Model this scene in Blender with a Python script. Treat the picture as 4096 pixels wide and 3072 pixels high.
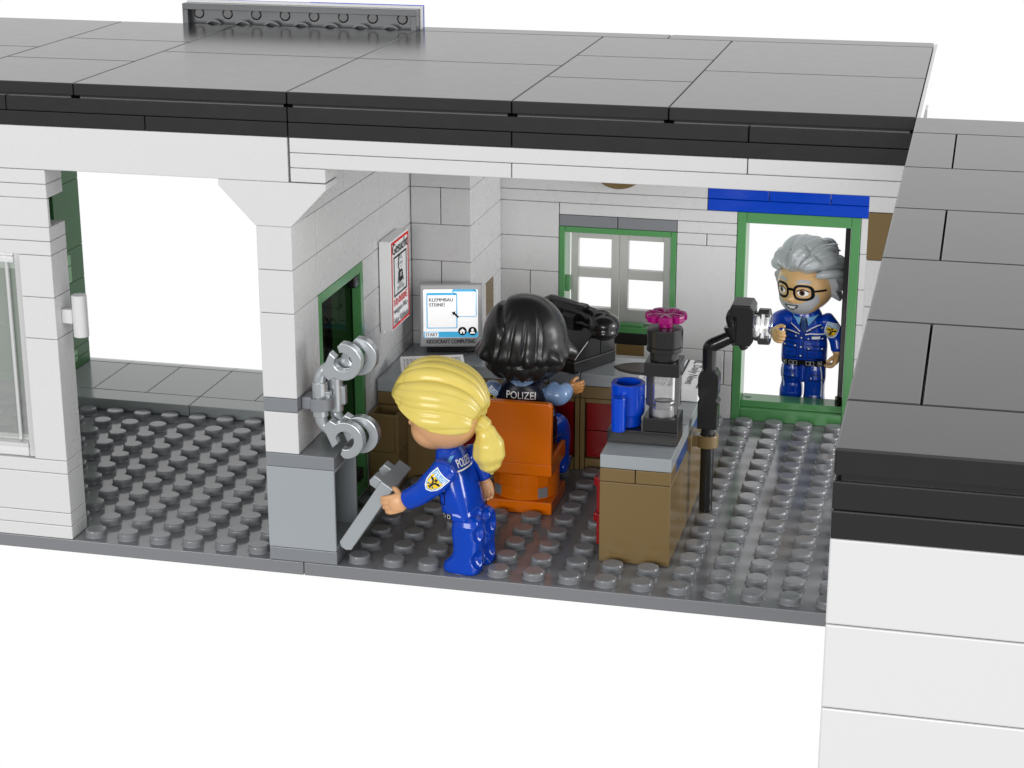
import bpy, bmesh, math, random
import numpy as np
from mathutils import Vector, Matrix
from mathutils.bvhtree import BVHTree

random.seed(4)
sc = bpy.context.scene
for o in list(bpy.data.objects):
    bpy.data.objects.remove(o)
COL = sc.collection
PI = math.pi

# ------------------------------------------------------------------ camera, world, lamps, exposure
cam_d = bpy.data.cameras.new("camera")
cam = bpy.data.objects.new("camera", cam_d)
COL.objects.link(cam)
_r = Vector((0.97182035, 0.23572059, -0.00100342))
_d = Vector((0.07191849, -0.30055142, -0.95105025))
_f = Vector((-0.22448371, 0.92417782, -0.30903465))
cam.matrix_world = Matrix(((_r.x, -_d.x, -_f.x, 24.4765), (_r.y, -_d.y, -_f.y, -47.2072),
                           (_r.z, -_d.z, -_f.z, 21.4883), (0, 0, 0, 1)))
cam_d.sensor_width = 36
cam_d.lens = 7750.2042 / 4096 * 36
cam_d.clip_start = 0.1
cam_d.clip_end = 500
sc.camera = cam

W = bpy.data.worlds.new("World")
sc.world = W
W.use_nodes = True
nt = W.node_tree
nt.nodes.clear()
_out = nt.nodes.new("ShaderNodeOutputWorld")
_bg = nt.nodes.new("ShaderNodeBackground")
_tc = nt.nodes.new("ShaderNodeTexCoord")
_sx = nt.nodes.new("ShaderNodeSeparateXYZ")
nt.links.new(_tc.outputs["Generated"], _sx.inputs[0])


def wmap(sock, a, b, c, d):
    n = nt.nodes.new("ShaderNodeMapRange")
    n.interpolation_type = 'SMOOTHSTEP'
    for i, v in zip((1, 2, 3, 4), (a, b, c, d)):
        n.inputs[i].default_value = v
    nt.links.new(sock, n.inputs[0])
    return n.outputs[0]


def wmath(op, a, b):
    n = nt.nodes.new("ShaderNodeMath")
    n.operation = op
    for i, s in enumerate((a, b)):
        if isinstance(s, (int, float)):
            n.inputs[i].default_value = s
        else:
            nt.links.new(s, n.inputs[i])
    return n.outputs[0]


# studio surround: white sweep behind the model and white studio floor below, dimmer room in front
_back = wmap(_sx.outputs[1], 0.2, 0.5, 0, 1)
_side = wmap(_sx.outputs[0], 0.35, 0.75, 0, 1)
_frontv = wmath('ADD', wmap(_sx.outputs[2], -0.1, 0.1, 0.26, 0.34), wmap(_sx.outputs[2], 0.1, 0.5, 0, 0.2))
_frontv = wmath('ADD', _frontv, wmath('MULTIPLY', _side, 1.15))
_mixw = wmath('ADD', wmath('MULTIPLY', _back, 1.0),
              wmath('MULTIPLY', wmath('SUBTRACT', 1.0, _back), _frontv))
nt.links.new(_mixw, _bg.inputs["Strength"])
_bg.inputs["Color"].default_value = (1, 1, 1, 1)
nt.links.new(_bg.outputs[0], _out.inputs[0])


def area(name, loc, target, size, power, col=(1, 1, 1)):
    l = bpy.data.lights.new(name, 'AREA')
    l.shape = 'RECTANGLE'
    l.size, l.size_y = size
    l.energy = power
    l.color = col
    o = bpy.data.objects.new(name, l)
    COL.objects.link(o)
    o.location = loc
    o.rotation_euler = (Vector(target) - Vector(loc)).to_track_quat('-Z', 'Y').to_euler()
    return o


area("softbox", (-20, -240, 48), (11, 0, 5), (240, 70), 520000)
area("side_softbox", (48, 9, 10), (7, 8, 6), (12, 12), 5200)

sc.view_settings.view_transform = 'Standard'
sc.view_settings.look = 'None'
sc.view_settings.exposure = 0
sc.view_settings.gamma = 1
sc.view_settings.use_curve_mapping = False
sc.render.engine = 'CYCLES'
sc.cycles.use_denoising = True
sc.cycles.use_adaptive_sampling = False
sc.cycles.denoising_prefilter = 'ACCURATE'
sc.cycles.max_bounces = 12
sc.cycles.transmission_bounces = 12
sc.cycles.transparent_max_bounces = 16
sc.cycles.caustics_reflective = False
sc.cycles.caustics_refractive = False


# ------------------------------------------------------------------ materials
def lin(r, g, b):
    return tuple(((c / 255) / 12.92 if c / 255 < .04045 else ((c / 255 + .055) / 1.055) ** 2.4) for c in (r, g, b))


def plastic(name, col, rough=.16, ior=1.5, metal=0.0, bump=.012, coat=0.0, spec=.5):
    m = bpy.data.materials.new(name)
    m.use_nodes = True
    n = m.node_tree
    b = n.nodes["Principled BSDF"]
    b.inputs["Base Color"].default_value = (*col, 1)
    b.inputs["IOR"].default_value = ior
    b.inputs["Metallic"].default_value = metal
    b.inputs["Specular IOR Level"].default_value = spec
    b.inputs["Coat Weight"].default_value = coat
    tc = n.nodes.new("ShaderNodeTexCoord")
    no = n.nodes.new("ShaderNodeTexNoise")
    no.inputs["Scale"].default_value = 2.3
    no.inputs["Detail"].default_value = 4
    n.links.new(tc.outputs["Object"], no.inputs["Vector"])
    mr = n.nodes.new("ShaderNodeMapRange")
    mr.inputs[1].default_value = .3
    mr.inputs[2].default_value = .7
    mr.inputs[3].default_value = rough * .95
    mr.inputs[4].default_value = rough * 1.05
    n.links.new(no.outputs[0], mr.inputs[0])
    n.links.new(mr.outputs[0], b.inputs["Roughness"])
    if False:
        bp = n.nodes.new("ShaderNodeBump")
        bp.inputs["Strength"].default_value = bump * .12
        bp.inputs["Distance"].default_value = .3
        n.links.new(no.outputs[0], bp.inputs["Height"])
        n.links.new(bp.outputs[0], b.inputs["Normal"])
    return m


def clear(name, col=(1, 1, 1), milk=.0, rough=.04, ior=1.5, gain=1.0):
    """thin clear moulded plastic: straight-through view, Fresnel reflection, optional haze"""
    m = bpy.data.materials.new(name)
    m.use_nodes = True
    n = m.node_tree
    n.nodes.remove(n.nodes["Principled BSDF"])
    out = n.nodes["Material Output"]
    t = n.nodes.new("ShaderNodeBsdfTransparent")
    t.inputs[0].default_value = (*col, 1)
    g = n.nodes.new("ShaderNodeBsdfGlossy")
    g.inputs["Roughness"].default_value = rough
    fr = n.nodes.new("ShaderNodeFresnel")
    fr.inputs[0].default_value = ior
    mu = n.nodes.new("ShaderNodeMath")
    mu.operation = 'MULTIPLY'
    mu.use_clamp = True
    mu.inputs[1].default_value = gain
    n.links.new(fr.outputs[0], mu.inputs[0])
    first = t.outputs[0]
    if milk:
        d = n.nodes.new("ShaderNodeBsdfDiffuse")
        d.inputs[0].default_value = (.92, .92, .92, 1)
        m2 = n.nodes.new("ShaderNodeMixShader")
        m2.inputs[0].default_value = milk
        n.links.new(first, m2.inputs[1])
        n.links.new(d.outputs[0], m2.inputs[2])
        first = m2.outputs[0]
    mx = n.nodes.new("ShaderNodeMixShader")
    n.links.new(mu.outputs[0], mx.inputs[0])
    n.links.new(first, mx.inputs[1])
    n.links.new(g.outputs[0], mx.inputs[2])
    n.links.new(mx.outputs[0], out.inputs[0])
    return m


M = {}
M['white'] = plastic('white plastic', (.605, .605, .605), .28)

M['bright'] = plastic('bright white plastic', (.93, .93, .93), .3)
M['dark'] = plastic('dark grey plastic', (.018, .018, .0185), .19)
M['base'] = plastic('baseplate grey plastic', (.19, .195, .205), .12)
M['grey'] = plastic('bluish grey plastic', (.20, .21, .225), .2)
M['light'] = plastic('light grey plastic', (.31, .335, .35), .16)
M['step'] = plastic('step grey plastic', (.24, .26, .26), .16)
M['green'] = plastic('green plastic', (.085, .27, .095), .2)
M['dgreen'] = plastic('dark green plastic', (.013, .09, .02), .3, spec=.2)
M['tan'] = plastic('dark tan plastic', (.175, .118, .048), .18)
M['blue'] = plastic('blue plastic', (.0, .05, .5), .14)
M['navyblue'] = plastic('sticker blue', (.01, .05, .19), .2)
M['orange'] = plastic('dark orange plastic', (.64, .135, .001), .2, spec=.4)
M['red'] = plastic('red plastic', (.2, .002, .003), .2)
M['black'] = plastic('black plastic', (.013, .013, .013), .16)
M['pink'] = plastic('magenta plastic', (.27, .0, .12), .2)
M['chrome'] = plastic('silver plastic', (.50, .53, .55), .22, metal=.55)
M['yellow'] = plastic('yellow hair plastic', (.70, .56, .13), .26)
M['bhair'] = plastic('black hair plastic', (.016, .016, .016), .28)
M['ghair'] = plastic('grey hair plastic', (.44, .465, .48), .16)
M['skin'] = plastic('light skin vinyl', (.66, .36, .18), .38)
M['tanskin'] = plastic('tan skin vinyl', (.70, .44, .20), .3)
M['brownskin'] = plastic('brown skin vinyl', (.42, .19, .06), .3)
M['uniform'] = plastic('uniform blue vinyl', (.001, .048, .43), .1)
M['shirt'] = plastic('light blue vinyl', (.17, .27, .46), .16)
M['vest'] = plastic('navy vest vinyl', (.002, .003, .013), .3, spec=.25)
M['ink'] = plastic('black print', (.004, .004, .006), .4, bump=0, spec=.15)
M['wink'] = plastic('white print', (.9, .9, .9), .4, bump=0, spec=.15)
M['rink'] = plastic('red print', (.78, .005, .012), .4, bump=0, spec=.15)
M['cyan'] = plastic('cyan print plus glow', (.03, .45, .78), .4, bump=0)
_sb = M['cyan'].node_tree.nodes['Principled BSDF']
_sb.inputs['Emission Color'].default_value = (.03, .45, .8, 1)
_sb.inputs['Emission Strength'].default_value = .35  # glow added to flat print that gives off no light itself
M['gold'] = plastic('yellow print', (.85, .55, .01), .4, bump=0, spec=.15)
M['lblue'] = plastic('light blue print', (.16, .42, .75), .4, bump=0, spec=.15)
M['gink'] = plastic('grey print', (.45, .46, .48), .4, bump=0, spec=.15)
M['brown'] = plastic('brown print', (.12, .05, .02), .4, bump=0, spec=.15)
M['screenw'] = plastic('screen white plus glow', (.88, .88, .88), .3, bump=0)
_sb = M['screenw'].node_tree.nodes['Principled BSDF']
_sb.inputs['Emission Color'].default_value = (1, 1, 1, 1)
_sb.inputs['Emission Strength'].default_value = .45  # added glow lifts the screen sticker out of the dim interior
M['case'] = plastic('monitor grey', (.36, .36, .37), .25)
M['clear'] = clear('clear plastic', (.97, .97, .97), .05, gain=1.2)
M['pane'] = clear('hazy clear window', (.97, 1, .97), .17)
M['clearframe'] = clear('clear frame plastic', (1, 1, 1), .55, gain=1.5)
M['smoke'] = clear('smoked green glass', (.31, .33, .28), 0, gain=.08)
M['sash'] = plastic('warm grey plastic', (.5, .5, .48), .25)
M['signgrey'] = plastic('dark bluish grey plastic', (.048, .052, .057), .25)
M['beige'] = plastic('beige plastic', (.62, .52, .42), .3)


# ------------------------------------------------------------------ mesh helpers
class MB:
    def __init__(s):
        s.v, s.f, s.mi, s.mats = [], [], [], []

    def add(s, vs, fs, mat, X=None):
        if mat not in s.mats:
            s.mats.append(mat)
        k, n = s.mats.index(mat), len(s.v)
        for p in vs:
            p = Vector(p)
            s.v.append(X @ p if X is not None else p)
        for f in fs:
            s.f.append([i + n for i in f])
            s.mi.append(k)
        return s

    def bm(s, b, mat, X=None):
        b.verts.index_update()
        s.add([v.co.copy() for v in b.verts], [[v.index for v in f.verts] for f in b.faces], mat, X)
        b.free()
        return s

    def box(s, x0, x1, y0, y1, z0, z1, mat, b=.024, g=.011, X=None, seg=2):
        b_ = bmesh.new()
        vs = [b_.verts.new((x, y, z)) for x in (x0 + g, x1 - g) for y in (y0 + g, y1 - g) for z in (z0 + g * .6, z1 - g * .6)]
        for q in ((0, 1, 3, 2), (4, 6, 7, 5), (0, 4, 5, 1), (2, 3, 7, 6), (0, 2, 6, 4), (1, 5, 7, 3)):
            b_.faces.new([vs[i] for i in q])
        if b:
            m = min(x1 - x0, y1 - y0, z1 - z0) * .4
            bmesh.ops.bevel(b_, geom=list(b_.edges), offset=min(b, m), segments=seg, affect='EDGES', profile=.5)
        return s.bm(b_, mat, X)

    def prism(s, poly, o, u, v, depth, mat, b=.02, seg=2):
        """polygon in the plane (o,u,v), extruded by depth along u x v"""
        o, u, v = Vector(o), Vector(u).normalized(), Vector(v).normalized()
        n = u.cross(v)
        b_ = bmesh.new()
        lo = [b_.verts.new(o + u * p[0] + v * p[1]) for p in poly]
        hi = [b_.verts.new(o + u * p[0] + v * p[1] + n * depth) for p in poly]
        k = len(poly)
        b_.faces.new(lo[::-1])
        b_.faces.new(hi)
        for i in range(k):
            b_.faces.new((lo[i], lo[(i + 1) % k], hi[(i + 1) % k], hi[i]))
        bmesh.ops.recalc_face_normals(b_, faces=list(b_.faces))
        if b:
            es = [e for e in b_.edges if (e.verts[0] in lo) == (e.verts[1] in lo)]
            bmesh.ops.bevel(b_, geom=es, offset=b, segments=seg, affect='EDGES', profile=.5)
        return s.bm(b_, mat)

    def lathe(s, c, axis, prof, mat, seg=28, cap=True):
        c, a = Vector(c), Vector(axis).normalized()
        t = Vector((1, 0, 0)) if abs(a.x) < .8 else Vector((0, 1, 0))
        u = a.cross(t).normalized()
        w = a.cross(u)
        vs, fs = [], []
        for r, h in prof:
            for i in range(seg):
                an = 2 * PI * i / seg
                vs.append(c + a * h + (u * math.cos(an) + w * math.sin(an)) * r)
        k = len(prof)
        for j in range(k - 1):
            for i in range(seg):
                i2 = (i + 1) % seg
                fs.append([j * seg + i, j * seg + i2, (j + 1) * seg + i2, (j + 1) * seg + i])
        if cap:
            if prof[0][0] > 1e-6:
                fs.append(list(range(seg))[::-1])
            if prof[-1][0] > 1e-6:
                fs.append([(k - 1) * seg + i for i in range(seg)])
        return s.add(vs, fs, mat)

    def cyl(s, p0, p1, r, mat, r2=None, seg=28, b=.03):
        p0, p1 = Vector(p0), Vector(p1)
        L = (p1 - p0).length
        r2 = r if r2 is None else r2
        b = min(b, r * .4, L * .4)
        return s.lathe(p0, p1 - p0, [(0, 0), (r - b, 0), (r - b * .3, b * .3), (r, b), (r2, L - b), (r2 - b * .3, L - b * .3), (r2 - b, L), (0, L)], mat, seg)

    def tube(s, pts, rad, mat, seg=20, cap=True, flat=1.0, upv=None, ridge=0.0, kr=4):
        """smooth tube through pts (Catmull-Rom), radii interpolated"""
        pts = [Vector(p) for p in pts]
        if isinstance(rad, (int, float)):
            rad = [rad] * len(pts)
        P, Rr = [], []
        n = len(pts)
        for i in range(n - 1):
            p0, p1, p2, p3 = pts[max(i - 1, 0)], pts[i], pts[i + 1], pts[min(i + 2, n - 1)]
            for k in range(8):
                t = k / 8
                P.append(.5 * ((2 * p1) + (p2 - p0) * t + (2 * p0 - 5 * p1 + 4 * p2 - p3) * t * t + (3 * p1 - p0 - 3 * p2 + p3) * t ** 3))
                tt = t * t * (3 - 2 * t)
                Rr.append(rad[i] * (1 - tt) + rad[i + 1] * tt)
        P.append(pts[-1])
        Rr.append(rad[-1])
        if cap:                                  # rounded ends
            d0, d1 = (P[0] - P[1]).normalized(), (P[-1] - P[-2]).normalized()
            a, ra, z, rz = P[0], Rr[0], P[-1], Rr[-1]
            for q in (.35, .7, .92, .998):
                P.insert(0, a + d0 * ra * .6 * q)
                Rr.insert(0, ra * math.sqrt(max(1 - q * q, 0.001)))
                P.append(z + d1 * rz * .6 * q)
                Rr.append(rz * math.sqrt(max(1 - q * q, 0.001)))
        T = [(P[min(i + 1, len(P) - 1)] - P[max(i - 1, 0)]).normalized() for i in range(len(P))]
        u = Vector(upv) if upv else T[0].orthogonal()
        vs, fs = [], []
        for p, r, t in zip(P, Rr, T):
            u = (u - t * u.dot(t)).normalized()
            w = t.cross(u)
            for i in range(seg):
                an = 2 * PI * i / seg
                q = r * (1 + ridge * (abs(math.sin(kr * an + .4)) - .6))
                vs.append(p + u * math.cos(an) * q * flat + w * math.sin(an) * q)
        for j in range(len(P) - 1):
            for i in range(seg):
                i2 = (i + 1) % seg
                fs.append([j * seg + i, j * seg + i2, (j + 1) * seg + i2, (j + 1) * seg + i])
        fs.append(list(range(seg))[::-1])
        fs.append([(len(P) - 1) * seg + i for i in range(seg)])
        return s.add(vs, fs, mat)

    def ellip(s, c, r, mat, seg=32, rings=20, X=None):
        c = Vector(c)
        r = (r, r, r) if isinstance(r, (int, float)) else r
        vs, fs = [Vector((0, 0, -r[2]))], []
        for j in range(1, rings):
            th = PI * j / rings
            for i in range(seg):
                an = 2 * PI * i / seg
                vs.append(Vector((r[0] * math.sin(th) * math.cos(an), r[1] * math.sin(th) * math.sin(an), -r[2] * math.cos(th))))
        vs.append(Vector((0, 0, r[2])))
        for i in range(seg):
            fs.append([0, 1 + (i + 1) % seg, 1 + i])
            fs.append([len(vs) - 1, 1 + (rings - 2) * seg + i, 1 + (rings - 2) * seg + (i + 1) % seg])
        for j in range(rings - 2):
            for i in range(seg):
                i2 = (i + 1) % seg
                fs.append([1 + j * seg + i, 1 + j * seg + i2, 1 + (j + 1) * seg + i2, 1 + (j + 1) * seg + i])
        if X is not None:
            vs = [X @ v for v in vs]
        return s.add([v + c for v in vs], fs, mat)

    def loft(s, rings, mat, seg=40, frame=None):
        """rings: (cx, cy, z, half x, half y, exponent) superellipse sections in a local frame"""
        vs, fs = [], []
        for cx, cy, z, a, b, e in rings:
            for i in range(seg):
                t = 2 * PI * i / seg
                c, q = math.cos(t), math.sin(t)
                p = Vector((cx + a * math.copysign(abs(c) ** (2 / e), c), cy + b * math.copysign(abs(q) ** (2 / e), q), z))
                vs.append(frame @ p if frame is not None else p)
        for j in range(len(rings) - 1):
            for i in range(seg):
                i2 = (i + 1) % seg
                fs.append([j * seg + i, j * seg + i2, (j + 1) * seg + i2, (j + 1) * seg + i])
        fs.append(list(range(seg))[::-1])
        fs.append([(len(rings) - 1) * seg + i for i in range(seg)])
        return s.add(vs, fs, mat)

    def build(s, name, parent=None, angle=19, recalc=False, **props):
        me = bpy.data.meshes.new(name)
        vs = s.v
        lo = Vector([min(p[i] for p in vs) for i in range(3)])
        hi = Vector([max(p[i] for p in vs) for i in range(3)])
        if parent is not None:
            org = wloc(parent)
        else:
            org = Vector(((lo.x + hi.x) / 2, (lo.y + hi.y) / 2, lo.z))
        me.from_pydata([p - org for p in vs], [], s.f)
        for m in s.mats:
            me.materials.append(M[m])
        me.polygons.foreach_set('material_index', s.mi)
        if recalc:
            b_ = bmesh.new()
            b_.from_mesh(me)
            bmesh.ops.recalc_face_normals(b_, faces=list(b_.faces))
            b_.to_mesh(me)
            b_.free()
        me.shade_smooth()
        me.set_sharp_from_angle(angle=math.radians(angle))
        me.update()
        o = bpy.data.objects.new(name, me)
        COL.objects.link(o)
        if parent is not None:
            o.parent = parent
        else:
            o.location = org
        for k, v in props.items():
            o[k] = v
        if 'label' in props:
            o['kind'] = 'thing'
        return o


def wloc(o):
    p = Vector((0, 0, 0))
    while o is not None:
        p = p + o.location
        o = o.parent
    return p


def thing(name, label, category, loc, group=None):
    o = bpy.data.objects.new(name, None)
    o.empty_display_size = .3
    COL.objects.link(o)
    o.location = loc
    o['label'] = label
    o['category'] = category
    o['kind'] = 'thing'
    if group:
        o['group'] = group
    return o


def remesh(mb, voxel, it, mat):
    """fuse overlapping shapes into one continuous skin"""
    me = bpy.data.meshes.new('tmp')
    me.from_pydata(mb.v, [], mb.f)
    o = bpy.data.objects.new('tmp', me)
    COL.objects.link(o)
    m = o.modifiers.new('r', 'REMESH')
    m.mode = 'VOXEL'
    m.voxel_size = voxel
    s_ = o.modifiers.new('s', 'SMOOTH')
    s_.iterations = it
    s_.factor = .5
    dg = bpy.context.evaluated_depsgraph_get()
    ev = o.evaluated_get(dg)
    m2 = ev.to_mesh()
    out = MB()
    out.add([v.co.copy() for v in m2.vertices], [list(p.vertices) for p in m2.polygons], mat)
    ev.to_mesh_clear()
    bpy.data.objects.remove(o)
    bpy.data.meshes.remove(me)
    return out


_tc_cache = {}


def text_mesh(s, bold=0.0):
    key = (s, bold)
    if key in _tc_cache:
        return _tc_cache[key]
    cu = bpy.data.curves.new('txt', 'FONT')
    cu.body = s
    cu.resolution_u = 3
    cu.offset = bold
    cu.fill_mode = 'FRONT'
    o = bpy.data.objects.new('txt', cu)
    COL.objects.link(o)
    dg = bpy.context.evaluated_depsgraph_get()
    ev = o.evaluated_get(dg)
    m2 = ev.to_mesh()
    vs = [(v.co.x, v.co.y) for v in m2.vertices]
    fs = [list(p.vertices) for p in m2.polygons]
    ev.to_mesh_clear()
    bpy.data.objects.remove(o)
    bpy.data.curves.remove(cu)
    xs, ys = [p[0] for p in vs], [p[1] for p in vs]
    x0, x1, y0, y1 = min(xs), max(xs), min(ys), max(ys)
    vs = [((p[0] - x0) / (x1 - x0), (p[1] - y0) / (y1 - y0)) for p in vs]
    _tc_cache[key] = (vs, fs)
    return vs, fs


def bvh_of(objs):
    vs, fs = [], []
    for o in objs:
        n, L = len(vs), wloc(o)
        vs += [v.co + L for v in o.data.vertices]
        fs += [[i + n for i in p.vertices] for p in o.data.polygons]
    return BVHTree.FromPolygons(vs, fs)


class Print:
    """ink printed on a surface: flat shapes laid on a plane or wrapped on a curved part"""

    def __init__(s, o, x, y, on=None, conv=None, off=.010, n=None):
        s.o, s.x, s.y = Vector(o), Vector(x).normalized(), Vector(y).normalized()
        s.n = Vector(n).normalized() if n is not None else s.x.cross(s.y)
        s.bvh = bvh_of(on) if on else None
        s.conv = conv or (lambda p: p)
        s.off, s.layer, s.inc, s.mb = off, 0, .0008, MB()

    def put(s, vs, fs, mat):
        s.layer += 1
        b_ = bmesh.new()
        vv = [b_.verts.new((*s.conv(p), 0)) for p in vs]
        for f in fs:
            try:
                b_.faces.new([vv[i] for i in f])
            except ValueError:
                pass
        if s.bvh:
            bmesh.ops.triangulate(b_, faces=list(b_.faces))
            for _ in range(4):
                es = [e for e in b_.edges if e.calc_length() > .07]
                if not es:
                    break
                bmesh.ops.subdivide_edges(b_, edges=es, cuts=1, use_grid_fill=False)
                bmesh.ops.triangulate(b_, faces=list(b_.faces))
        bad = []
        e = s.off + s.layer * s.inc
        for v in b_.verts:
            p = s.o + s.x * v.co.x + s.y * v.co.y
            if s.bvh:
                h = s.bvh.ray_cast(p + s.n * 3, -s.n)
                if h[0] is None:
                    bad.append(v)
                    continue
                nn = h[1] if h[1].dot(s.n) > 0 else -h[1]
                v.co = h[0] + nn * e
            else:
                v.co = p + s.n * e
        if bad:
            bmesh.ops.delete(b_, geom=bad, context='VERTS')
        if s.n.dot(s.x.cross(s.y)) < 0:
            bmesh.ops.reverse_faces(b_, faces=list(b_.faces))
        s.mb.bm(b_, mat)

    def poly(s, pts, mat):
        s.put(pts, [list(range(len(pts)))], mat)

    def rect(s, x0, y0, x1, y1, mat):
        s.poly([(x0, y0), (x1, y0), (x1, y1), (x0, y1)], mat)

    def ell(s, cx, cy, rx, ry, mat, k=20):
        s.poly([(cx + rx * math.cos(2 * PI * i / k), cy + ry * math.sin(2 * PI * i / k)) for i in range(k)], mat)

    def stroke(s, pts, w, mat, closed=False):
        n = len(pts)
        L, R = [], []
        for i in range(n):
            a = pts[(i - 1) % n] if (closed or i > 0) else pts[i]
            b = pts[(i + 1) % n] if (closed or i < n - 1) else pts[i]
            d = Vector((b[0] - a[0], b[1] - a[1]))
            d = d.normalized() if d.length > 1e-9 else Vector((1, 0))
            q = Vector((-d.y, d.x)) * w / 2
            L.append((pts[i][0] + q.x, pts[i][1] + q.y))
            R.append((pts[i][0] - q.x, pts[i][1] - q.y))
        vs, fs = L + R, []
        for i in range(n if closed else n - 1):
            j = (i + 1) % n
            fs.append([i, n + i, n + j, j])
        s.put(vs, fs, mat)

    def frame(s, x0, y0, x1, y1, w, mat):
        k = s.layer
        for a in ((x0, y0, x1, y0 + w), (x0, y1 - w, x1, y1), (x0, y0 + w, x0 + w, y1 - w), (x1 - w, y0 + w, x1, y1 - w)):
            s.layer = k
            s.rect(*a, mat)

    def text(s, t, x, y, w, h, mat, bold=0.0, shear=0.0):
        vs, fs = text_mesh(t)
        for k in ((0,) if bold <= 0 else (-1, 0, 1)):     # heavier strokes: the same letters side by side
            dx = k * bold * h * .9
            s.put([(x + dx + p[0] * w + shear * p[1] * h, y + p[1] * h) for p in vs], fs, mat)

    def build(s, name, parent, **k):
        return s.mb.build(name, parent, **k)


# ------------------------------------------------------------------ baseplates (floor of the toy building)
def studs(mb, xs, ys, z, mat, r=.3, h=.2125):
    prof = [(r + .035, 0), (r + .012, .012), (r, .04), (r, h - .045), (r - .013, h - .013), (r - .045, h), (0, h)]
    for x in xs:
        for y in ys:
            mb.lathe((x, y, z), (0, 0, 1), prof, mat, 28, cap=False)


mb = MB()
mb.box(7, 24, 0, 17.4, -.4, 0, 'base', b=.02)
studs(mb, [i + .5 for i in range(7, 23)], [j + .5 for j in range(0, 15)], 0, 'base')
mb.build('baseplate', label='grey studded baseplate under the office with the desk and chair', category='baseplate')
mb = MB()
mb.box(-16, 7, 0, 16, -.4, 0, 'base', b=.02)
studs(mb, [i + .5 for i in range(-12, 7)], [j + .5 for j in range(0, 11)], 0, 'base')
mb.build('baseplate', label='grey studded baseplate of the empty passage, left of the silver safe', category='baseplate')

# tiled step at the back of the passage
st = thing('tiled_step', 'smooth grey tiled step with rounded rear edge behind the passage studs', 'step', (-2, 13, 0))
mb = MB()
for x0, x1 in ((-15, -9), (-9, -1), (-1, 6.9)):
    mb.box(x0, x1, 11, 12, 0, .4, 'step')
for x0 in range(-15, 7, 2):
    mb.box(x0, min(x0 + 2, 6.9), 12, 15, 0, .4, 'step')
mb.build('tread', st)
mb = MB()
for x0 in range(-15, 7, 2):
    w = min(2, 6.9 - x0)
    arc = [(1.0 * math.sin(a), .4 * math.cos(a)) for a in [PI / 2 * k / 8 for k in range(9)]]
    mb.prism([(0, 0)] + arc, (x0 + .01, 15, 0), (0, 1, 0), (0, 0, 1), w - .02, 'step', b=0)
mb.build('nosing', st, angle=20)

# ------------------------------------------------------------------ left front wall with the clear window
wl = thing('wall', 'white brick wall end with a clear window and a vertical grip bar, left edge', 'wall', (-3, .5, 0))
mb = MB()
for z0, z1 in ((0, .4), (.4, .8), (.8, 2.0), (2.0, 2.4)):
    mb.box(-14, 0, 0, 1, z0, z1, 'white')
for z0, z1 in ((2.4, 6.0), (6.0, 7.2), (7.2, 8.4)):
    mb.box(-1, 0, 0, 1, z0, z1, 'white')
    mb.box(-14, -5, 0, 1, z0, z1, 'white')
mb.box(-14, 0, 0, 1, 8.4, 8.8, 'white')
mb.box(-14, 0, 0, 1, 8.8, 9.2, 'white')
mb.box(-14, 0, 0, .14, 9.2, 10.0, 'white', g=.004)
mb.box(-14, -1.0, .14, 1, 9.2, 10.0, 'white')
mb.box(-14, 0, 0, 1, 10.0, 10.4, 'white')
mb.box(-14, 0, 0, 1, 10.4, 10.8, 'white')
mb.build('bricks', wl)
mb = MB()
mb.box(-.02, .32, .34, .66, 6.38, 6.80, 'white', b=.03)
mb.cyl((.49, .5, 6.0), (.49, .5, 7.21), .215, 'white')
mb.build('grip_bar', wl)
wf = MB()
for a in ((-5, -4.8, .12, .9, 2.4, 8.4), (-1.22, -1.0, .12, .9, 2.4, 8.4), (-4.8, -1.22, .12, .9, 2.4, 2.8), (-4.8, -1.22, .12, .9, 8.1, 8.4)):
    wf.box(*a, 'clearframe', b=.03)
wf.box(-1.62, -1.5, .3, .42, 2.8, 8.1, 'clearframe', b=.03)
wf = wf.build('window_frame', wl)
mb = MB()
mb.box(-4.8, -1.22, .42, .5, 2.8, 8.1, 'pane', b=0)
mb.build('pane', wf)

# green wall at the rear left
gw = thing('wall', 'dark green brick wall standing on the rear step behind the left wall', 'wall', (-7, 13.5, .4))
mb = MB()
for z0, z1 in ((.4, .8), (.8, 1.2), (1.2, 2.4), (2.4, 3.6), (3.6, 4.8), (4.8, 7.2), (7.2, 9.6), (9.6, 12)):
    mb.box(-7.6, -6.5, 12.95, 15, z0, z1, 'dgreen', b=.015)
for z0, z1 in ((.4, .8), (.8, 1.2), (1.2, 2.4), (2.4, 3.6), (3.6, 4.56)):
    mb.box(-14, -7.6, 12.0, 13.4, z0, z1, 'green', b=.015)  # lighter green than the tall part, making up for dim light here
mb.build('bricks', gw)
mb = MB()
for z0, z1 in ((3.75, 4.35), (4.37, 4.75), (.8, 1.02), (1.04, 1.24)):
    mb = MB()
    mb.box(-6.75, -6.28, 13.05, 13.62, z0, z1, 'green', b=.05)
    mb.build('hinge', gw)

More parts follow.
